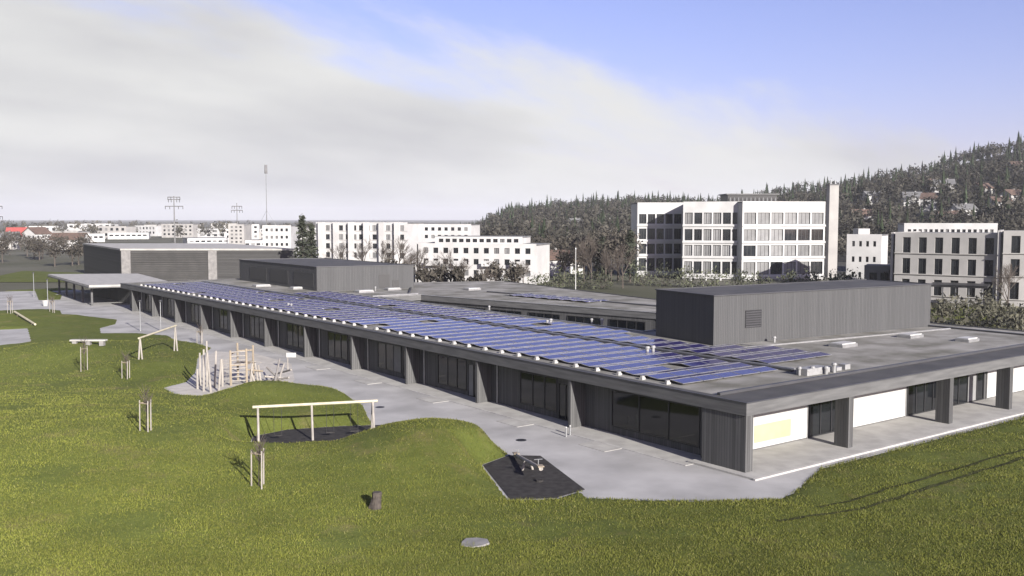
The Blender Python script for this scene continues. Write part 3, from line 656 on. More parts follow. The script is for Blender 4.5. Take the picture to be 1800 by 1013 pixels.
# right-hand building with large windows
D = 158.0
r, q, H, fz = block('residential_block', 'beige residential block with tall dark windows and balcony bands', 1573, 1762, 160, 150, 16, 413, 3, 6, 'beige_render', .5, .74, .0, base=.4, side='l', sill='concrete_light')
block('residential_block', 'beige residential block end wing with a projecting bay', 1763, 1960, 149, 142, 16, 410, 3, 6, 'beige_render', .55, .74, .0, base=.4, side='l', sill='concrete_light')
m = MB(); q2 = quad_from(1634, 1738, 147, 143, 6); m.prism([tuple(p) for p in q2], 2.9, 3.25); cp = m.build('porch_roof', 'dark_metal', r)
for i in range(5): p_ = q2[0] + (q2[1] - q2[0]) * (i + .2) / 4.5; m = MB(); m.tube((p_[0] + .4 * F0[0], p_[1] + .4 * F0[1], -.3), (p_[0] + .4 * F0[0], p_[1] + .4 * F0[1], 2.9), .09, seg=6); m.build('post', 'galvanised', cp)
block('office_building', 'long white flat-roofed building showing over the beige residential block', 1588, 1752, 232, 226, 18, 395, 3, 16, 'white_panel', .6, .4, .3)
r, q, H, fz = block('white_house', 'small bright white cube house between the chimney and the beige block', 1488, 1549, 190, 187, 10, 415, 3, 4, 'white_render', .4, .35, .2)
m = MB(); q3 = quad_from(1508, 1528, 191, 191, 3); m.prism([tuple(p) for p in q3], H, H + 1.4); m.build('roof_access', 'white_render', r)
block('garage', 'dark low garage in front of the small white cube house', 1520, 1572, 172, 170, 8, 470, 1, 2, 'roof_grey', .7, .5, .0)

# sports hall with level louvre cladding
D = 195.0; H = hz(440, D)
hall = thing('sports_hall', 'grey sports hall clad in fine horizontal louvres beyond the far end of the roof', 'building', PD(300, D))
a = PD(212, D - 1)[:2]; b = PD(520, D - 1)[:2]; cl = PD(147, D + 42)[:2]; q = [a, b, b + cl - a, cl]
m = MB(); m.prism([tuple(p) for p in q], -.3, H); hw = m.build('wall', 'louvre_cladding', hall)
m = MB(); c_ = np.mean(np.array(q), 0); m.prism([tuple(c_ + (p - c_) * 1.006) for p in q], H + .003, H + .35); m.build('roof', 'concrete_light', hall)
u = (b - a) / np.linalg.norm(b - a); n = np.array((u[1], -u[0])); n = n if n.dot(CAM[:2] - a) > 0 else -n
for x0, x1 in ((0.2, 2.0), (17.6, 19.3)): m = MB(); m.obox((a[0], a[1], 0), u, n, x0, x1, .002, .25, -.3, H - .05); m.build('wall_pier', 'stone', hw)
for i in range(16): m = MB(); m.obox((a[0], a[1], 0), u, n, 2.1, 17.5, .002, .12, .9 + i * .36, 1.08 + i * .36); m.build('slat', 'membrane', hw)
# open canopy at the far end
can = thing('entrance_canopy', 'flat pale canopy on posts past the far end of the school', 'canopy', (2, 135, 0))
m = MB(); m.prism([(-3.0, 122), (9, 119), (12, 150), (-1.5, 158)], 2.95, 3.25); cr_ = m.build('roof', 'concrete_light', can)
m = MB(); m.prism([(-3.1, 121.9), (9.1, 118.9), (12.1, 150.1), (-1.6, 158.1)], 2.8, 2.949); m.build('fascia', 'fascia', cr_)
for i in range(5):
    for j in (0, 1):
        y = 124 + i * 7.2; x = -2.3 + j * 10 + .05 * (y - 122); m = MB(); m.box(x - .14, x + .14, y - .14, y + .14, -.3, 2.8); m.build('post', 'fascia', can)
m = MB(); m.box(3, 8.8, 121, 145, -.3, 2.79); m.build('store_wall', 'cladding', can)

# ------------------------------------------------------------------ small far houses
def gable_house(name, label, px, d, z, wd, dp, h, rh, ang, wmat, rmat, group=None, nwin=3, floors=2):
    p = PD(px, d); root = thing(name, label, 'house', (p[0], p[1], z), group)
    u = np.array((math.cos(ang), math.sin(ang))); n = np.array((-u[1], u[0])); c = p[:2]; A, B = wd / 2, dp / 2
    m = MB(); m.obox((c[0], c[1], 0), u, n, -A, A, -B, B, z - 6, z + h)
    def W3(a, b, zz): return (*(c + u * a + n * b), zz)
    m.add([W3(-A, -B, z + h), W3(-A, B, z + h), W3(-A, 0, z + h + rh)], [(0, 1, 2)]); m.add([W3(A, -B, z + h), W3(A, B, z + h), W3(A, 0, z + h + rh)], [(0, 1, 2)]); wl = m.build('wall', wmat, root)
    m = MB(); e = .5
    for s in (-1, 1):
        k = rh / B
        lo = [W3(-A - e, s * (B + e), z + h - k * e), W3(A + e, s * (B + e), z + h - k * e), W3(A + e, 0, z + h + rh), W3(-A - e, 0, z + h + rh)]
        m.hexa([tuple(np.array(v) + (0, 0, .01)) for v in lo] + [tuple(np.array(v) + (0, 0, .3)) for v in lo])
    rf = m.build('roof', rmat, root)
    m = MB(); m.obox((*(c + u * A * .4), 0), u, n, -.35, .35, .6, 1.3, z + h, z + h + rh + .7); m.build('chimney', 'grey_render', rf)
    for s in (-1, 1):
        for ax in ('n', 'u'):
            ll = wd if ax == 'n' else dp
            dirv = u if ax == 'n' else n; nn = (n if ax == 'n' else u) * s; o_ = c + nn * (B if ax == 'n' else A)
            if nn.dot(CAM[:2] - c) < 0: continue
            for i in range(nwin):
                for fl_ in range(floors):
                    t = (i + .5) / nwin * ll - ll / 2; g = MB(); g.obox((*(o_ + dirv * t), 0), dirv, nn, -.5, .5, .005, .06, z + 1 + fl_ * 2.7, z + 2.3 + fl_ * 2.7); g.build('window', 'glass_far', wl)
    return root
gable_house('house', 'house with a bright red roof among the far left trees', 38, 520, -.3, 13, 10, 4.5, 4.2, YAW * -1 + .3, 'white_render', 'roof_red')
gable_house('house', 'white gabled house right of the red-roofed one', 66, 500, -.3, 10, 9, 6.0, 3.0, -YAW + 1.2, 'white_render', 'roof_brown')
gable_house('house', 'low white house with brown roof left of the sports hall', 124, 430, -.3, 14, 9, 4.5, 2.6, -YAW, 'white_render', 'roof_brown')
gable_house('house', 'pale house with grey roof at the far left edge', 8, 430, -.3, 12, 9, 4.5, 3.0, -YAW + .5, 'grey_render', 'roof_grey')
for px0, px1, d, yt, lab, mn in ((125, 185, 560, 412, 'low pale factory hall left of the pylon', 'white_panel'), (190, 262, 640, 410, 'long white factory hall behind the sports hall', 'white_panel'), (255, 300, 900, 396, 'hazy pale silo-like block on the horizon', 'grey_render'), (330, 405, 480, 420, 'white flat hall right of the tall pylon', 'white_panel'), (418, 500, 420, 424, 'low white storage hall behind the sports hall roof', 'white_render'), (60, 120, 700, 406, 'grey commercial hall on the far plain', 'grey_render')):
    r, q, H, fz = block('factory_hall', lab, px0, px1, d, d + 8, 30, yt, 1, max(3, int((px1 - px0) / 10)), mn, .7, .35, .3)
random.seed(11)
TC = ['pale plastered', 'white painted', 'light grey']
TS = [(15, 600), (52, 640), (88, 560), (105, 640), (150, 720), (172, 660), (210, 820), (238, 760), (285, 700), (318, 780), (348, 660), (372, 820), (395, 600), (440, 720), (455, 560), (505, 640), (120, 860), (270, 960)]
for i, (px, d) in enumerate(TS):
    w_ = random.uniform(14, 26); hh_t = random.uniform(4.5, 9.5); px1 = px + w_ / d * FPX
    block('town_house', 'small %s flat-roofed block in the hazy town on the far plain' % TC[i % 3], px, px1, d, d + random.uniform(-6, 6), 12, HY + (CAMH - hh_t) / d * FPX, max(2, int(hh_t / 3)), random.randint(4, 7), ('white_render', 'white_panel', 'grey_render')[i % 3], .5, .5, .3, group='blocks of the far town')
for i, (px, d, ww, hh) in enumerate(((965, 232, 9, 4), (990, 240, 8, 3.2))):
    gable_house('house', ['white gabled house right of the apartment house', 'pale small house by the thin white pole', 'low white house under the wooded slope', 'pale house beside the bare trees left of the office block'][i], px, d, -.3, ww, 7, hh, 1.8, -YAW + random.uniform(-.3, .3), 'white_render', 'roof_brown', nwin=2, floors=1)

# ------------------------------------------------------------------ the wooded hill
RPX = np.array([600, 700, 770, 800, 830, 870, 900, 950, 1000, 1060, 1120, 1180, 1240, 1300, 1350, 1400, 1450, 1500, 1560, 1620, 1680, 1740, 1800, 1900, 2100, 2400, 2700, 3000])
RPY = np.array([400, 398, 396, 394, 390, 376, 366, 357, 352, 350, 347, 349, 354, 346, 336, 326, 322, 313, 302, 292, 275, 262, 247, 232, 210, 190, 185, 185])
RDD = np.interp(RPX, [600, 900, 1300, 1800, 3000], [950, 900, 820, 700, 560])
def hill_z(px, d):
    yr = np.interp(px, RPX, RPY); dr = np.interp(px, RPX, RDD); d0 = dr * .42
    zr = CAMH + (HY - yr) / FPX * dr - 7.0; zr = np.maximum(zr, -.3)
    t = np.clip((d - d0) / (dr - d0), 0, 1); up = t ** 1.15 * (1 - .12 * np.sin(t * 9))
    dn = np.clip((d - dr) / 500, 0, 1)
    wob = 3.0 * np.sin(px * .021 + d * .017) * np.sin(d * .023 + px * .007) * ss(t * 2)
    return np.where(d <= dr, zr * up, zr * (1 - .5 * ss(dn))) * 1.0 + wob * np.clip(zr / 40, 0, 1) - .25
hp = np.arange(600, 3001, 12.0); hd = np.concatenate([np.arange(230, 1000, 12.0), np.arange(1000, 1500, 50.0)])
HP, HD = np.meshgrid(hp, hd); HZ = hill_z(HP, HD)
lat = (HP - CX) / FPX * HD; WX = CAM[0] + F0[0] * HD + RT[0] * lat; WY = CAM[1] + F0[1] * HD + RT[1] * lat
ii = np.arange(HP.size).reshape(HP.shape); Q = np.stack([ii[:-1, :-1], ii[:-1, 1:], ii[1:, 1:], ii[1:, :-1]], -1).reshape(-1, 4)
o = obj('hill', np_mesh('hill', np.stack([WX, WY, HZ], -1).reshape(-1, 3), Q, 'hill', smooth=True)); o['kind'] = 'structure'

# tree cards in bulk: conifers as ragged tiers, broadleaf crowns as loose twig clumps
def conifer_arr(h, r, rg, tiers=6, per=9):
    V, Fc, C = [], [], []
    base = np.array((.03, .042, .022)) * rg.uniform(.75, 1.25)
    for t in range(tiers):
        z0 = h * (.12 + .84 * t / tiers); rr = r * (1 - t / (tiers + .4)) * rg.uniform(.85, 1.1); a0 = rg.uniform(0, 6.3)
        for k in range(per):
            a = a0 + 6.283 * k / per + rg.uniform(-.2, .2); q = rr * rg.uniform(.65, 1.15); n = len(V)
            V += [(0, 0, z0 + h / tiers * 1.35), (q * math.cos(a - .38), q * math.sin(a - .38), z0 - rg.uniform(0, .06) * h), (q * math.cos(a + .38), q * math.sin(a + .38), z0 - rg.uniform(0, .06) * h)]
            Fc.append((n, n + 1, n + 2)); cc = base * rg.uniform(.7, 1.3); C += [cc * 1.05, cc, cc]
    return np.array(V), np.array(Fc), np.array(C)
def crown_arr(h, r, rg, n=60, size=.9, col=(.052, .049, .04)):
    base = np.array(col) * rg.uniform(.75, 1.3); cs = []
    for _ in range(5):
        a = rg.uniform(0, 6.283); cs.append((rg.uniform(0, .5) * r * math.cos(a), rg.uniform(0, .5) * r * math.sin(a), h * rg.uniform(.45, .8), r * rg.uniform(.45, .75)))
    V = np.zeros((n * 3, 3)); C = np.zeros((n * 3, 3))
    for k in range(n):
        c = cs[int(rg.integers(0, 5))]; d = rg.normal(size=3); d /= np.linalg.norm(d); p = np.array(c[:3]) + d * c[3] * rg.uniform(.5, 1.05) * np.array((1, 1, .95))
        p[2] = max(p[2], h * .12); s = size * rg.uniform(.6, 1.3)
        for j in range(3): V[3 * k + j] = p + rg.normal(size=3) * s * .62
        C[3 * k:3 * k + 3] = base * rg.uniform(.65, 1.35)
    return V, np.arange(n * 3).reshape(-1, 3), C
def gather(parts):
    V, Fc, C = [], [], []; n = 0
    for v, f, c in parts: V.append(v); Fc.append(f + n); C.append(c); n += len(v)
    return np.vstack(V), np.vstack(Fc), np.vstack(C)
rg = np.random.default_rng(3)
cv = [conifer_arr(rg.uniform(15, 21), rg.uniform(2.6, 3.6), rg) for _ in range(10)]
bv = [crown_arr(rg.uniform(11, 16), rg.uniform(4, 6), rg, n=75, size=1.2) for _ in range(14)]
GLADE = [(1530, .50, 34, .05), (1610, .42, 40, .05), (1700, .50, 50, .06), (1770, .38, 42, .06), (1660, .30, 55, .04), (1560, .22, 46, .05), (1640, .62, 26, .05), (1790, .66, 30, .05), (1480, .3, 30, .05), (1010, .35, 26, .05), (1060, .55, 24, .04)]
parts = []; cnt = 0
while cnt < 5600:
    px = rg.uniform(640, 2300) if rg.random() > .35 else rg.uniform(820, 1800); dr = np.interp(px, RPX, RDD); t = rg.uniform(-.06, 1.12); d = dr * (.42 + .58 * t)
    yr = np.interp(px, RPX, RPY)
    if yr > 392: 
        if rg.random() > .25: continue
    if any(abs(px - g[0]) < g[2] and abs(t - g[1]) < g[3] for g in GLADE) and rg.random() < .6: continue
    if d < 262 and 1100 < px < 1500: continue
    z = float(hill_z(np.array(px), np.array(d))); p = PD(px, d, z - .4)
    con = rg.random() < (.25 if t > .8 else .08)
    v, f, c = (cv if con else bv)[int(rg.integers(0, 10 if con else 14))]; s = rg.uniform(.6, 1.0) * (.8 if con else .85); a = rg.uniform(0, 6.28)
    if d < 330: s *= .7
    if yr > 380: s *= .7
    rot = np.array(((math.cos(a), -math.sin(a), 0), (math.sin(a), math.cos(a), 0), (0, 0, 1)))
    parts.append((v @ rot.T * s + p, f, c * rg.uniform(.5, .95))); cnt += 1
V, Fc, C = gather(parts); o = obj('forest', np_mesh('forest', V, Fc, 'foliage', C)); tag(o, 'winter woodland of bare brown trees and dark conifers over the hillside', 'forest', kind='stuff')
# far-left low tree belt on the plain
parts = []
for k in range(420):
    px = rg.uniform(-150, 560); d = rg.choice([620, 760, 980, 1300, 1700]) * rg.uniform(.9, 1.1)
    if px > 200 and rg.random() < .5: continue
    v, f, c = bv[int(rg.integers(0, 14))]; s = rg.uniform(.5, .9); parts.append((v * s + PD(px, d, -.3), f, c * rg.uniform(.9, 1.3)))
V, Fc, C = gather(parts); o = obj('tree_belt', np_mesh('tree_belt', V, Fc, 'foliage', C)); tag(o, 'low belt of bare trees across the distant plain', 'tree belt', kind='stuff')
# town trees with twiggy winter crowns, each its own thing
def twig_tree(label, p, h, r, seed, group):
    rg_ = np.random.default_rng(seed); root = thing('winter_tree', label, 'tree', p, group)
    V, Fc, C = crown_arr(h, r, rg_, n=520, size=.42, col=(.05, .045, .037)); obj('crown', np_mesh('crown', V, Fc, 'foliage', C), root)
    m = MB(); m.tube(p, (p[0], p[1], p[2] + h * .6), .22, .1, seg=7)
    for k in range(6): a_ = k * 1.05; m.tube((p[0], p[1], p[2] + h * (.28 + .04 * k)), (p[0] + math.cos(a_) * r * .6, p[1] + math.sin(a_) * r * .6, p[2] + h * (.55 + .05 * k)), .09, .03, seg=5)
    m.build('trunk', 'bark', root)
rt_ = random.Random(77)
for k_ in range(22):
    px = 948 + k_ * 7.8 + rt_.uniform(-4, 4); twig_tree('dense brown-grey winter tree in the mass between the apartment house and the office block', PD(px, rt_.uniform(205, 275), -.3), rt_.uniform(7.5, 12.5), rt_.uniform(2.6, 4), 300 + k_, 'winter trees at the foot of the wooded hill')
for k_, px in enumerate((566, 588, 618, 655, 690, 712, 748, 776, 806, 836, 872, 905)):
    twig_tree('thin brown winter tree in the row before the white apartment buildings', PD(px, rt_.uniform(150, 180), -.3), rt_.uniform(5.0, 7.5), rt_.uniform(1.6, 2.6), 340 + k_, 'winter trees before the apartment buildings')
for k_ in range(16):
    px = -10 + k_ * 11 + rt_.uniform(-5, 5); twig_tree('grey winter tree among the far houses left of the sports hall', PD(px, rt_.uniform(270, 420), -.3), rt_.uniform(6, 9), rt_.uniform(2.6, 4), 370 + k_, 'winter trees among the far left houses')
# houses scattered on the hillside
hh = [(1530, .5), (1600, .42), (1632, .39), (1655, .52), (1722, .47), (1752, .34), (1775, .38), (1690, .3), (1785, .62), (1640, .6), (1512, .3), (1665, .28), (1010, .35), (1060, .55), (945, .3)]
desc = ['with a steep brown roof', 'with a wide low roof', 'with a grey roof', 'with a tall gable']
for i, (px, t) in enumerate(hh):
    dr = np.interp(px, RPX, RDD); d = dr * (.42 + .58 * t); z = float(hill_z(np.array(px), np.array(d))) + .2
    wm_ = random.choice(['white_render', 'white_render', 'grey_render']); rm_ = random.choice(['roof_brown', 'roof_grey'])
    gable_house('hillside_house', 'small %s house with %s roof among the trees on the wooded hillside' % (wm_[:5].strip('_'), rm_[5:]), px, d, z, random.uniform(7, 10), random.uniform(6, 8), random.uniform(4, 5.5), random.uniform(1.8, 2.6), -YAW + random.uniform(-.8, .8), wm_, rm_, group='houses scattered over the wooded hillside', nwin=2)

# ------------------------------------------------------------------ single trees
def bare_tree(name, label, p, h, spread, seed, group=None, lean=0, depth=5, mn='bark', r0=None):
    rg_ = random.Random(seed); T, B = MB(), MB(); p = Vector([float(c) for c in p])
    def grow(a, d, ln, r, k):
        b = a + d * ln; (T if k >= depth - 1 else B).tube(a, b, r, r * .68, seg=6 if k >= depth - 1 else 3, cap=False)
        if k == 0: return
        n = 3 if k > 1 else 4
        for i in range(n):
            t = rg_.uniform(.45, 1.0); q = a + d * ln * t; ax = Vector((rg_.gauss(0, 1), rg_.gauss(0, 1), rg_.gauss(0, .35))); nd = (d + ax.normalized() * spread * rg_.uniform(.6, 1.1) + Vector((0, 0, .12))).normalized()
            grow(q, nd, ln * rg_.uniform(.55, .8), r * .55, k - 1)
        grow(b, (d + Vector((rg_.gauss(0, .15), rg_.gauss(0, .15), .1))).normalized(), ln * .7, r * .66, k - 1)
    root = thing(name, label, 'tree', p, group); r0 = r0 or h * .016
    grow(p - Vector((0, 0, .2)), Vector((lean, 0, 1)).normalized(), h * .32, r0, depth)
    T.build('trunk', mn, root); B.build('crown', mn, root); return root
bt = [(700, 455, 200, 11, 'bare branching tree right of the far roof room'), (733, 470, 185, 9.5, 'bare tree with forked boughs before the white apartment house'), (672, 462, 215, 10, 'bare slender tree before the long apartment row'), (600, 460, 235, 9, 'bare tree at the left end of the long apartment row'), (640, 462, 240, 10, 'thin bare tree before the middle of the apartment row'), (793, 495, 180, 9, 'tall bare tree in front of the white apartment house'), (815, 495, 176, 7.5, 'smaller bare tree beside the tall one at the white house'), (765, 497, 178, 6.5, 'low bare tree at the corner of the white apartment house'), (852, 495, 172, 6, 'young bare tree before the white house balconies'), (1095, 490, 188, 10, 'bare tree left of the white office block'), (1075, 490, 196, 9, 'bare twiggy tree near the pale houses'), (1040, 490, 205, 11, 'tall bare tree on the edge of the wood'), (1775, 520, 138, 8, 'bare tree by the end bay of the beige block'), (1565, 500, 165, 6, 'bare tree beside the dark garage'), (920, 495, 180, 6.5, 'bare tree at the right end of the white apartment house')]
for i, (px, _, d, h, lab) in enumerate(bt): bare_tree('bare_tree', lab, PD(px, d, -.3), h, .75, 40 + i, 'bare winter trees in the town')
def conifer(name, label, p, h, r, seed, group):
    rg_ = np.random.default_rng(seed); root = thing(name, label, 'tree', p, group); m = MB(); m.tube(p, (p[0], p[1], p[2] + h * .9), h * .02, .03, seg=6); m.build('trunk', 'bark', root)
    parts = []; n = 900
    V = np.zeros((n * 3, 3)); C = np.zeros((n * 3, 3))
    for k in range(n):
        t = rg_.uniform(0, 1) ** .8; z = h * (.1 + .9 * t); tier = .75 + .3 * math.sin(z * 4.2 + rg_.uniform(-.5, .5)); rr = r * (1 - t) ** .8 * tier * math.sqrt(rg_.uniform(.15, 1)) + .05; a = rg_.uniform(0, 6.283)
        c0 = np.array((rr * math.cos(a), rr * math.sin(a), z - .25 * rr)); s = .34
        for j in range(3): V[3 * k + j] = c0 + rg_.normal(size=3) * s * (1, 1, .6)
        C[3 * k:3 * k + 3] = np.array((.035, .04, .028)) * rg_.uniform(.6, 1.4)
    me = np_mesh('crown', V, np.arange(n * 3).reshape(-1, 3), 'foliage', C); o = obj('crown', me, root); return root
conifer('conifer', 'tall dark conifer standing left of the apartment row', PD(532, 185, -.3), hz(380, 185) + .3, 3.2, 5, 'tall conifers behind the far roof room')
conifer('conifer', 'shorter dark conifer beside the tallest one', PD(548, 188, -.3), hz(395, 188) + .3, 2.2, 6, 'tall conifers behind the far roof room')
conifer('conifer', 'dark narrow conifer at the wood edge left of the office block', PD(1108, 206, -.3), 11, 2.4, 8, 'conifers at the wood edge')
conifer('conifer', 'broad dark conifer between the wood edge and the bare trees', PD(1058, 214, -.3), 9.5, 2.8, 9, 'conifers at the wood edge')
# shrubs behind the school
def shrub(label, p, r, h, seed, col, group, n=420, name='shrub', size=.28):
    rg_ = np.random.default_rng(seed); root = thing(name, label, 'shrub', p, group)
    V, Fc, C = crown_arr(h, r, rg_, n=n, size=size, col=col); V[:, 2] = np.clip(V[:, 2] * 1.15 - h * .2, .02, None); obj('crown', np_mesh('crown', V, Fc, 'foliage', C), root)
    m = MB()
    for k in range(4): a = k * 1.6 + .3; m.tube(p, (p[0] + math.cos(a) * r * .4, p[1] + math.sin(a) * r * .4, p[2] + h * .6), .06, .02, seg=5)
    m.build('stem', 'bark', root)
k = 0
for px, d, r, h in [(1650, 118, 2.6, 2.2), (1690, 124, 3.0, 2.6), (1725, 116, 2.6, 2.4), (1760, 120, 3.0, 3.2), (1795, 112, 2.8, 3.0), (1830, 118, 3.0, 3.0), (1668, 134, 2.4, 2.4), (1742, 132, 3, 3)]:
    shrub('grey-brown leafless shrub behind the veranda wing by the beige block', PD(px, d, -.3), r, h, 60 + k, (.07, .068, .05), 'shrubs before the beige block'); k += 1
for px, d, r, h in [(1130, 195, 4, 4.2), (1170, 193, 4, 3.6), (1210, 190, 3.4, 3.0), (1255, 188, 3.2, 2.8), (1300, 190, 3, 2.8), (1340, 188, 3, 2.4), (1390, 190, 3, 2.6), (1430, 186, 3.4, 3.4), (1470, 184, 3.2, 3.6), (1500, 180, 3, 3.2), (1020, 188, 3.4, 3.4), (985, 186, 3.2, 2.8), (950, 184, 3.0, 2.6), (1060, 186, 3.2, 3), (890, 182, 2.6, 2.2)]:
    shrub('low dark shrub in the belt of planting before the white office block' if px > 1100 else 'low dark shrub in the planting before the houses under the wooded slope', PD(px, d, -.3), r, h, 90 + k, (.055, .06, .038), 'shrubs in the belt before the town'); k += 1
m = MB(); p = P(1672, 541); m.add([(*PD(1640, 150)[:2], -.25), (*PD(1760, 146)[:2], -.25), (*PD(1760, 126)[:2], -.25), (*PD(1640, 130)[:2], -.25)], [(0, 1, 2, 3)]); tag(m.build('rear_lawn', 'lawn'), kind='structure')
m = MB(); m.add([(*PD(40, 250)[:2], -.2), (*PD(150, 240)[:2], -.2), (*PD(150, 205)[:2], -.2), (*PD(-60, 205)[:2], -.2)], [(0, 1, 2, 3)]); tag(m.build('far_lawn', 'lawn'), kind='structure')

# ------------------------------------------------------------------ pylons, masts, lamp posts
def pylon(label, px, d, ytop, bars, r=.35):
    p = PD(px, d, -.3); h = hz(ytop, d); root = thing('power_pylon', label, 'pylon', p, 'power line pylons'); m = MB(); m.tube(p, (p[0], p[1], h), r, r * .5, seg=8); m.build('mast', 'roof_grey', root)
    for yb, hw in bars:
        z = hz(yb, d); q = RT * hw * d / FPX; m = MB(); m.tube(np.array((p[0], p[1], z)) - q, np.array((p[0], p[1], z)) + q, .18, seg=6); a = m.build('crossarm', 'roof_grey', root)
        for s in (-1, -.5, .5, 1):
            e = np.array((p[0], p[1], z)) + q * s * .96; m = MB(); m.tube(e, e - (0, 0, 1.2), .12, seg=6); m.build('insulator', 'dark_metal', a)
pylon('tall power pylon with two crossarms behind the sports hall', 308, 400, 345, ((347, 11), (351, 10), (363, 16)))
pylon('power pylon with short crossarms beside the pale tower house', 418, 470, 357, ((363, 9), (370, 10)), .3)
pylon('power pylon at the far left edge of the plain', -2, 420, 352, ((363, 9), (381, 9)), .35)
p = PD(470, 620, -.3); mast = thing('radio_mast', 'slender radio mast with a small head above the far plain', 'mast', p)
m = MB(); m.tube(p, (p[0], p[1], hz(300, 620)), .3, .1, seg=6); m.build('pole', 'roof_grey', mast)
z = hz(306, 620); m = MB(); m.tube((p[0], p[1], z), (p[0], p[1], hz(291, 620)), 1.1, .9, seg=8); m.build('antenna_head', 'roof_grey', mast)
for k in range(3): m = MB(); a = k * 2.1; m.tube((p[0], p[1], hz(370, 620)), (p[0] + 12 * math.cos(a), p[1] + 12 * math.sin(a), 0), .08, seg=4); m.build('guy_wire', 'galvanised', mast)
p = PD(1012, 150, -.3); fp = thing('flagpole', 'thin white pole standing between the school roof and the wood', 'pole', p); m = MB(); m.tube(p, (p[0], p[1], hz(438, 150)), .09, .05, seg=8); m.build('pole', 'screen_white', fp); m = MB(); m.tube((p[0], p[1], hz(438, 150)), (p[0], p[1], hz(438, 150) + .25), .1, .02, seg=8); m.build('finial', 'galvanised', fp)
def lamp(label, px, py, h):
    p = PG(px, py); root = thing('lamp_post', label, 'lamp', p, 'lamp posts along the path'); m = MB(); m.tube(p - (0, 0, .1), (p[0], p[1], p[2] + h), .07, .05, seg=8); m.build('pole', 'galvanised', root); m = MB(); m.tube((p[0], p[1], p[2] + h), (p[0], p[1], p[2] + h + .16), .22, .17, seg=12); m.build('lamp_head', 'dark_metal', root); m = MB(); m.tube((p[0], p[1], p[2] - .05), (p[0], p[1], p[2] + .12), .13, seg=8); m.build('base', 'galvanised', root)
lamp('slim grey lamp post where the lawn meets the path behind the small swing', 247, 582, 3.5); lamp('slim grey lamp post on the path close to the facade', 283, 582, 3.5); lamp('slim lamp post by the entrance canopy lawn', 60, 522, 4.0); lamp('slim lamp post beside the entrance canopy', 84, 527, 3.2)

# ------------------------------------------------------------------ playground
def swing(label, a, b, h, mid=None, mn='log_grey', bm_='log_yellow', legs=.75, seats=2, group='wooden swing frames'):
    a = np.array(a, float); b = np.array(b, float); base = (a + b) / 2; root = thing('swing_frame', label, 'swing', (base[0], base[1], 0), group)
    d = (b - a)[:2]; l = np.linalg.norm(d); d = d / l; n = np.array((-d[1], d[0]))
    za, zb = ZT(a[0], a[1]), ZT(b[0], b[1]); top = max(za, zb) + h
    A = np.array((a[0], a[1], top)); B = np.array((b[0], b[1], top)); u = np.array((d[0], d[1], 0))
    m = MB(); m.tube(A - u * .3, B + u * .3, .085, .085, seg=10); m.build('crossbeam', bm_, root)
    for q, full in [(A, True), (B, True)] + ([(A * (1 - mid) + B * mid, False)] if mid is not None else []):
        for s in (-1, 1):
            f = np.array((q[0] + n[0] * s * legs, q[1] + n[1] * s * legs, 0)); f[2] = ZT(f[0], f[1]) - .15
            if not full and s == 1: continue
            m = MB(); m.tube(f, q + np.array((0, 0, .06)), .075, .065, seg=9); m.build('leg', mn, root)
        if full:
            m = MB(); m.tube(np.array((q[0], q[1], top - .75)) - np.array((n[0], n[1], 0)) * legs * .3, np.array((q[0], q[1], top - .75)) + np.array((n[0], n[1], 0)) * legs * .3, .04, seg=6); m.build('tie_bar', mn, root)
    for i in range(seats):
        t = (i + .5) / seats
        if mid is not None and abs(t - mid) < .08: t += .12
        q = A + (B - A) * t; sz = top - h + .5
        m = MB(); m.obox((q[0], q[1], 0), d, n, -.25, .25, -.1, .1, sz, sz + .05); st = m.build('swing_seat', 'rubber', root)
        for s in (-.22, .22): m = MB(); m.tube(q + u * s, np.array((q[0], q[1], sz)) + u * s, .014, seg=5); m.build('chain', 'dark_metal', st)
    return root
swing('long wooden swing with three supports over the dark mat', P(453, 709, 2.3), P(655, 699, 2.3), 2.3, mid=.46, seats=3)
a = PG(247, 632); b = PG(309, 617); swing('low straight-posted wooden bar frame on the far lawn behind the climbing posts', a, b, 1.9, legs=.16, seats=0)
# seesaw
p = (PG(905, 808) + PG(952, 853)) / 2; se = thing('seesaw', 'wooden seesaw beam resting tilted on the dark rubber mat', 'seesaw', (p[0], p[1], .02)); a = PG(906, 806); b = PG(951, 850); a[2] = .2; b[2] = .75
m = MB(); m.tube(a, b, .11, .11, seg=10); m.build('beam', 'log_grey', se)
d = (b - a); d[2] = 0; d /= np.linalg.norm(d); n = np.array((-d[1], d[0], 0)); c_ = (a + b) / 2
for s in (-1, 1): m = MB(); m.tube(np.array((c_[0], c_[1], .02)) + n * s * .28, np.array((c_[0], c_[1], .5)) + n * s * .14, .06, seg=8); m.build('leg', 'log_grey', se)
m = MB(); m.tube(np.array((c_[0], c_[1], .44)) - n * .2, np.array((c_[0], c_[1], .44)) + n * .2, .04, seg=8); m.build('axle', 'galvanised', se)
for t in (.1, .9):
    q = a + (b - a) * t; m = MB(); m.tube(q + (0, 0, .1), q + (0, 0, .42), .025, seg=6); m.tube(q + (0, 0, .4) - n * .22, q + (0, 0, .4) + n * .22, .025, seg=6); m.build('handle', 'galvanised', se)
    q = a + (b - a) * (t + (-.07 if t < .5 else .07)); m = MB(); m.obox((q[0], q[1], 0), d, n, -.2, .2, -.16, .16, q[2] + .09, q[2] + .14); m.build('seat', 'log', se)
q = b - d * .3; m = MB(); m.tube((q[0], q[1], .02), (q[0], q[1], .12), .2, seg=10); m.build('bumper', 'rubber', se)
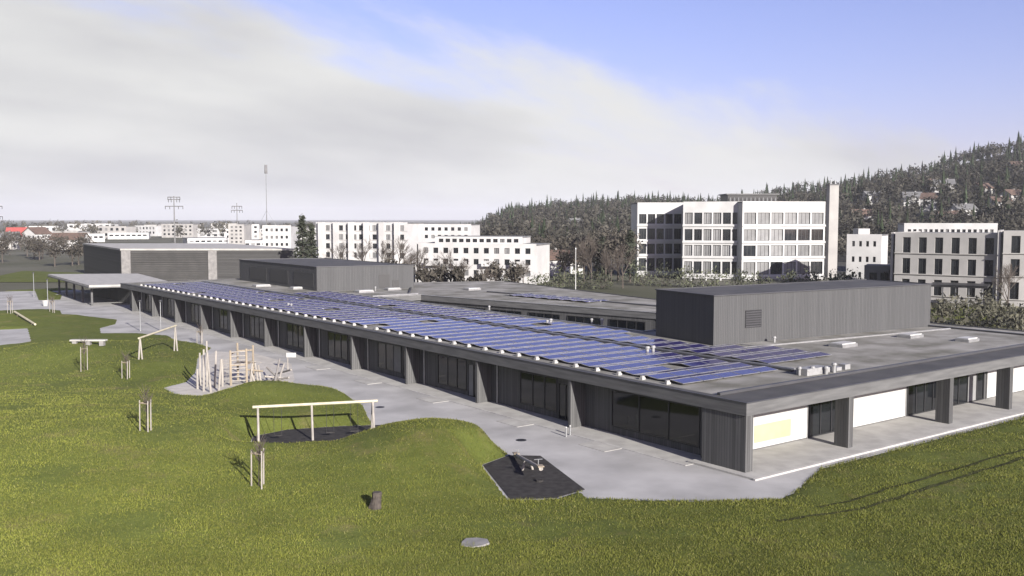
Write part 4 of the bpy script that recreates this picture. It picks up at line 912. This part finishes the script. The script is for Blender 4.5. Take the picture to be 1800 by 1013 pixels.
# climbing frame: forest of poles, ladder tower, net and tumbled logs
cf = thing('climbing_frame', 'log climbing frame with upright poles, ladder tower and rope net on the sand', 'climbing frame', P(410, 680))
rr = random.Random(5)
for px, py, h in ((352, 678, 2.6), (358, 688, 3.2), (364, 680, 3.6), (371, 690, 3.1), (377, 682, 2.9), (384, 688, 2.5), (347, 684, 1.6), (391, 680, 2.2)):
    p = P(px, py); m = MB(); m.tube((p[0], p[1], -.3), (p[0] + rr.uniform(-.25, .25), p[1] + rr.uniform(-.25, .25), h), .1, .075, seg=8); m.build('pole', 'log_grey', cf)
t0 = P(406, 678); t1 = P(434, 676); tw = [t0, t1, t1 + (1.2, 1.6, 0), t0 + (1.2, 1.6, 0)]
for p in tw: m = MB(); m.tube((p[0], p[1], -.3), (p[0], p[1], 3.0 + rr.uniform(-.2, .2)), .1, .085, seg=8); m.build('tower_post', 'log', cf)
for i in range(8): z = .35 + i * .33; m = MB(); m.tube((t0[0], t0[1], z), (t1[0], t1[1], z), .045, seg=7); m.build('rung', 'log_grey', cf)
m = MB(); m.prism([tuple(p[:2]) for p in tw], 1.55, 1.63); m.build('platform', 'log', cf)
m = MB(); m.tube((tw[3][0], tw[3][1], 2.5), (tw[2][0], tw[2][1], 2.5), .06, seg=7); m.tube((tw[0][0], tw[0][1], 2.5), (tw[3][0], tw[3][1], 2.5), .06, seg=7); m.build('guard_rail', 'log', cf)
n0 = P(391, 680); m = MB()
for i in range(7):
    t = i / 6; m.tube(n0 * (1 - t) + t0 * t + (0, 0, .3), n0 * (1 - t) + t0 * t + (0, 0, 2.1), .018, seg=4); z = .3 + 1.8 * t; m.tube((n0[0], n0[1], z), (t0[0], t0[1], z), .018, seg=4)
m.build('rope_net', 'rope', cf)
e0 = P(462, 672)
for i in range(5): q = t1 + (e0 - t1) * (i + 1) / 5.5; m = MB(); m.tube((q[0], q[1], -.2), (q[0] + rr.uniform(-.3, .3), q[1] + rr.uniform(-.3, .3), rr.uniform(.8, 1.9)), .09, .08, seg=8); m.build('pole', 'log_grey', cf)
m = MB(); m.tube((t1[0], t1[1], 1.2), (e0[0], e0[1], .9), .07, seg=8); m.build('beam', 'log', cf); m = MB(); m.tube((t1[0], t1[1], 1.9), (e0[0], e0[1], 1.6), .025, seg=6); m.build('handrail_rope', 'rope', cf)
for (xa, ya, za), (xb, yb, zb) in (((462, 676, .2), (508, 684, .9)), ((470, 672, 1.2), (512, 690, .1)), ((480, 690, .1), (492, 668, 1.7)), ((484, 664, .3), (512, 674, 1.1)), ((486, 682, .1), (500, 672, 1.5)), ((465, 682, .9), (506, 676, .5))):
    pa, pb = P(xa, ya), P(xb, yb); m = MB(); m.tube((pa[0], pa[1], za), (pb[0], pb[1], zb), .09, .075, seg=8); m.build('tilted_log', 'log_grey', cf)
# saplings held by stakes
def sapling(label, px, py, h, seed, stakes=3):
    p = PG(px, py); rg_ = random.Random(seed); root = thing('sapling', label, 'tree', p, 'young trees tied to stakes')
    for k in range(stakes):
        a = 6.283 * k / stakes + .5; q = (p[0] + .34 * math.cos(a), p[1] + .34 * math.sin(a)); m = MB(); m.tube((q[0], q[1], p[2] - .2), (q[0] + .03, q[1], p[2] + h * .86), .038, .034, seg=7); m.build('stake', 'log_grey', root)
    m = MB()
    for k in range(stakes):
        a = 6.283 * k / stakes + .5; b_ = a + 6.283 / stakes; m.tube((p[0] + .34 * math.cos(a), p[1] + .34 * math.sin(a), p[2] + h * .78), (p[0] + .34 * math.cos(b_), p[1] + .34 * math.sin(b_), p[2] + h * .78), .03, seg=6)
    m.build('cross_tie', 'log', root)
    m = MB(); m.tube((p[0], p[1], p[2] - .2), (p[0] + .05, p[1], p[2] + h * .95), .03, .018, seg=6); m.build('trunk', 'bark', root)
    m = MB()
    for k in range(34): z = p[2] + h * rg_.uniform(.5, 1.0); a = rg_.uniform(0, 6.28); l = rg_.uniform(.3, .75); m.tube((p[0] + .04, p[1], z), (p[0] + l * .6 * math.cos(a), p[1] + l * .6 * math.sin(a), z + l), .016, .008, seg=4)
    m.build('branches', 'bark', root)
sapling('staked sapling on the front lawn below the long swing', 455, 855, 2.0, 1); sapling('staked sapling on the lawn left of the long swing', 257, 758, 2.0, 2); sapling('staked sapling between the small swing and the stone bench', 222, 666, 1.7, 3); sapling('slim sapling before the stone bench', 148, 652, 2.4, 4, 2)
sapling('staked sapling beside the path bend near the facade', 352, 604, 1.6, 5, 3); sapling('staked sapling on the lawn edge near the entrance canopy', 92, 549, 1.8, 6, 3); sapling('staked sapling beside the low balance beam', 18, 551, 2.0, 7, 3)
# small lawn things
p = PG(660, 893); m = MB(); n = 9; prof = [(.30, -.1), (.26, .12), (.22, .4), (.23, .62), (.2, .68)]; vs = []
for r, z in prof: vs += [(p[0] + r * (1 + .18 * math.sin(3 * a + z * 4)) * math.cos(a) + z * .16, p[1] + r * (1 + .18 * math.cos(2 * a)) * math.sin(a) + z * .1, p[2] + z) for a in [6.283 * i / n for i in range(n)]]
m.add(vs, [(j * n + i, j * n + (i + 1) % n, (j + 1) * n + (i + 1) % n, (j + 1) * n + i) for j in range(len(prof) - 1) for i in range(n)] + [tuple((len(prof) - 1) * n + i for i in range(n))]); tag(m.build('tree_stump', 'stump_wood', None, at=p), 'short dark tree stump alone on the front lawn', 'stump')
p = PG(838, 955); m = MB(); m.prism([(p[0] + math.cos(a) * r - .1, p[1] + math.sin(a) * r) for a, r in zip([i * .785 for i in range(8)], (.62, .55, .6, .52, .66, .58, .5, .6))], p[2] - .15, p[2] + .07); tag(m.build('stone_slab', 'stone', None, at=p), 'flat grey stone slab set in the front lawn', 'stone')
p = PG(156, 606); st = thing('stone_bench', 'long pale stone bench on the far lawn', 'bench', p); u = RT[:2]; n = F0[:2]
m = MB(); m.obox((p[0], p[1], 0), u, n, -1.7, 1.7, -.3, .3, p[2] + .36, p[2] + .5); m.build('seat', 'concrete_light', st)
for s in (-1.3, 0, 1.3): m = MB(); m.obox((p[0], p[1], 0), u, n, s - .2, s + .2, -.25, .25, p[2] - .1, p[2] + .358); m.build('leg', 'stone', st)
a = PG(26, 553); b = PG(62, 574); c_ = (a + b) / 2; bb = thing('balance_beam', 'pale log balance beam lying on the mound at the far left', 'balance beam', c_); m = MB(); m.tube(a + (0, 0, .35), b + (0, 0, .25), .14, .13, seg=10); m.build('log', 'log_yellow', bb)
for t in (.15, .85): q = a + (b - a) * t; m = MB(); m.tube(q - (0, 0, .3), q + (0, 0, .26), .1, seg=8); m.build('support', 'log', bb)
p = PG(80, 538); pl = thing('planter', 'white tapered planter on the path by the entrance canopy', 'planter', p); m = MB(); m.tube(p, p + (0, 0, .9), .32, .5, seg=14); m.build('pot', 'screen_white', pl); m = MB(); m.tube(p + (0, 0, .9), p + (0, 0, .94), .47, .3, seg=14); m.build('soil', 'soil', pl)
for i, (px, py) in enumerate(((1002, 765), (995, 768))):
    p = P(px, py); o = thing('bollard', 'short pale bollard on the path before the first fin', 'bollard', p, 'bollards on the path'); m = MB(); m.tube(p - (0, 0, .05), p + (0, 0, .55), .06, .05, seg=10); m.build('post', 'galvanised', o); m = MB(); m.tube(p + (0, 0, .55), p + (0, 0, .62), .06, .03, seg=10); m.build('cap', 'screen_white', o)
for i, (px, py) in enumerate(((916, 774), (668, 716))):
    p = P(px, py); m = MB(); m.prism([(p[0] + .33 * math.cos(a * .524), p[1] + .33 * math.sin(a * .524)) for a in range(12)], -.05, .012); g = tag(m.build('manhole_cover', 'dark_metal', None, at=p), ['round dark manhole cover in the path near the seesaw', 'round dark manhole cover in the path by the long swing'][i], 'manhole cover')
for i, (px, py) in enumerate(((505, 645), (508, 655))):
    pass
p = P(506, 650); sg = thing('notice_post', 'small leaning notice board on the path right of the climbing frame', 'sign', p); m = MB(); m.tube(p - (0, 0, .1), p + (0, 0, 1.5), .05, seg=8); m.build('post', 'log_grey', sg); m = MB(); m.obox((p[0], p[1], 0), RT[:2], F0[:2], -.1, .75, -.09, -.05, 1.1, 1.5); m.build('board', 'screen_white', sg)

# ------------------------------------------------------------------ grass blades over the lawn in view
rg = np.random.default_rng(21); NB = 560000
px = rg.uniform(-20, 1820, NB); py = HY + 60 + (1040 - HY - 60) * rg.uniform(0, 1, NB) ** .62
r = FW * FPX + RT * (px - CX)[:, None] - UP * (py - CY)[:, None]; t = (0 - CAM[2]) / r[:, 2]; G = CAM + r * t[:, None]
sd = np.minimum(np.minimum(sdist(PATH, G[:, 0], G[:, 1]), sdist(SLABZONE, G[:, 0], G[:, 1])), np.minimum(sdist(PAD, G[:, 0], G[:, 1]), np.minimum(sdist(MAT2, G[:, 0], G[:, 1]), sdist(PATCH2, G[:, 0], G[:, 1]))))
edge = sd[(sd > .06) & (G[:, 1] < 75)]; G = G[(sd > .06) & (G[:, 1] < 75)]
thin = np.sin(G[:, 0] * .55 + 1.7 * np.sin(G[:, 1] * .23)) * np.sin(G[:, 1] * .47 - 1.2 * np.sin(G[:, 0] * .31)) + .35 * np.sin(G[:, 0] * 1.9 + G[:, 1] * 1.1) * np.sin(G[:, 1] * 2.3)
kp = rg.random(len(G)) > np.clip((thin - .25) * 1.3, 0, .85); G = G[kp]; edge = edge[kp]
gz = terrain(G[:, 0], G[:, 1]); n = len(G); dist = np.hypot(G[:, 0] - CAM[0], G[:, 1] - CAM[1])
a = rg.uniform(0, 6.283, n); patch = .5 + .5 * np.sin(G[:, 0] * .8 + 2 * np.sin(G[:, 1] * .37)) * np.sin(G[:, 1] * .9 + G[:, 0] * .3)
hh_ = rg.uniform(.022, .055, n) * (1 + .3 * patch) * (1 + dist / 200) * (1 + 1.6 * np.exp(-edge / .35) * rg.random(n)) * np.where(rg.random(n) < .04, 2.0, 1.0); wd = rg.uniform(.006, .014, n) * (1 + dist / 60)
V = np.zeros((n, 3, 3)); V[:, 0, 0] = G[:, 0] - np.cos(a) * wd; V[:, 0, 1] = G[:, 1] - np.sin(a) * wd; V[:, 1, 0] = G[:, 0] + np.cos(a) * wd; V[:, 1, 1] = G[:, 1] + np.sin(a) * wd
V[:, 0, 2] = V[:, 1, 2] = gz - .02; le = rg.normal(0, .03, (n, 2)); V[:, 2, 0] = G[:, 0] + le[:, 0]; V[:, 2, 1] = G[:, 1] + le[:, 1]; V[:, 2, 2] = gz + hh_
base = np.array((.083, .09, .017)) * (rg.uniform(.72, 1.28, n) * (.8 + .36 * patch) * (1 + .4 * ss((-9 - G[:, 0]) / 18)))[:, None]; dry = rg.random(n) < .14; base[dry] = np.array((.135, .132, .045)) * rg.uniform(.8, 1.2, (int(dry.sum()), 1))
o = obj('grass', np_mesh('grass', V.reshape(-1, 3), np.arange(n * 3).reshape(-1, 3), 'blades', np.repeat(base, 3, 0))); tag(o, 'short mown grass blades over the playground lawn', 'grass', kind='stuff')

# ------------------------------------------------------------------ haze
m = MB(); m.box(-9500, 12500, -3500, 12500, -8, 170); hzo = m.build('haze', 'stone')
hm = bpy.data.materials.new('haze_air'); hm.use_nodes = True; t = hm.node_tree; t.nodes.clear(); mo = t.nodes.new('ShaderNodeOutputMaterial'); pv_ = t.nodes.new('ShaderNodeVolumePrincipled')
pv_.inputs['Color'].default_value = (.93, .95, 1, 1); pv_.inputs['Density'].default_value = HAZE; pv_.inputs['Anisotropy'].default_value = .1; t.links.new(pv_.outputs[0], mo.inputs['Volume'])
hzo.data.materials.clear(); hzo.data.materials.append(hm); hzo['kind'] = 'stuff'; hzo['label'] = 'thin pale haze in the air over the town and plain'; hzo['category'] = 'haze'
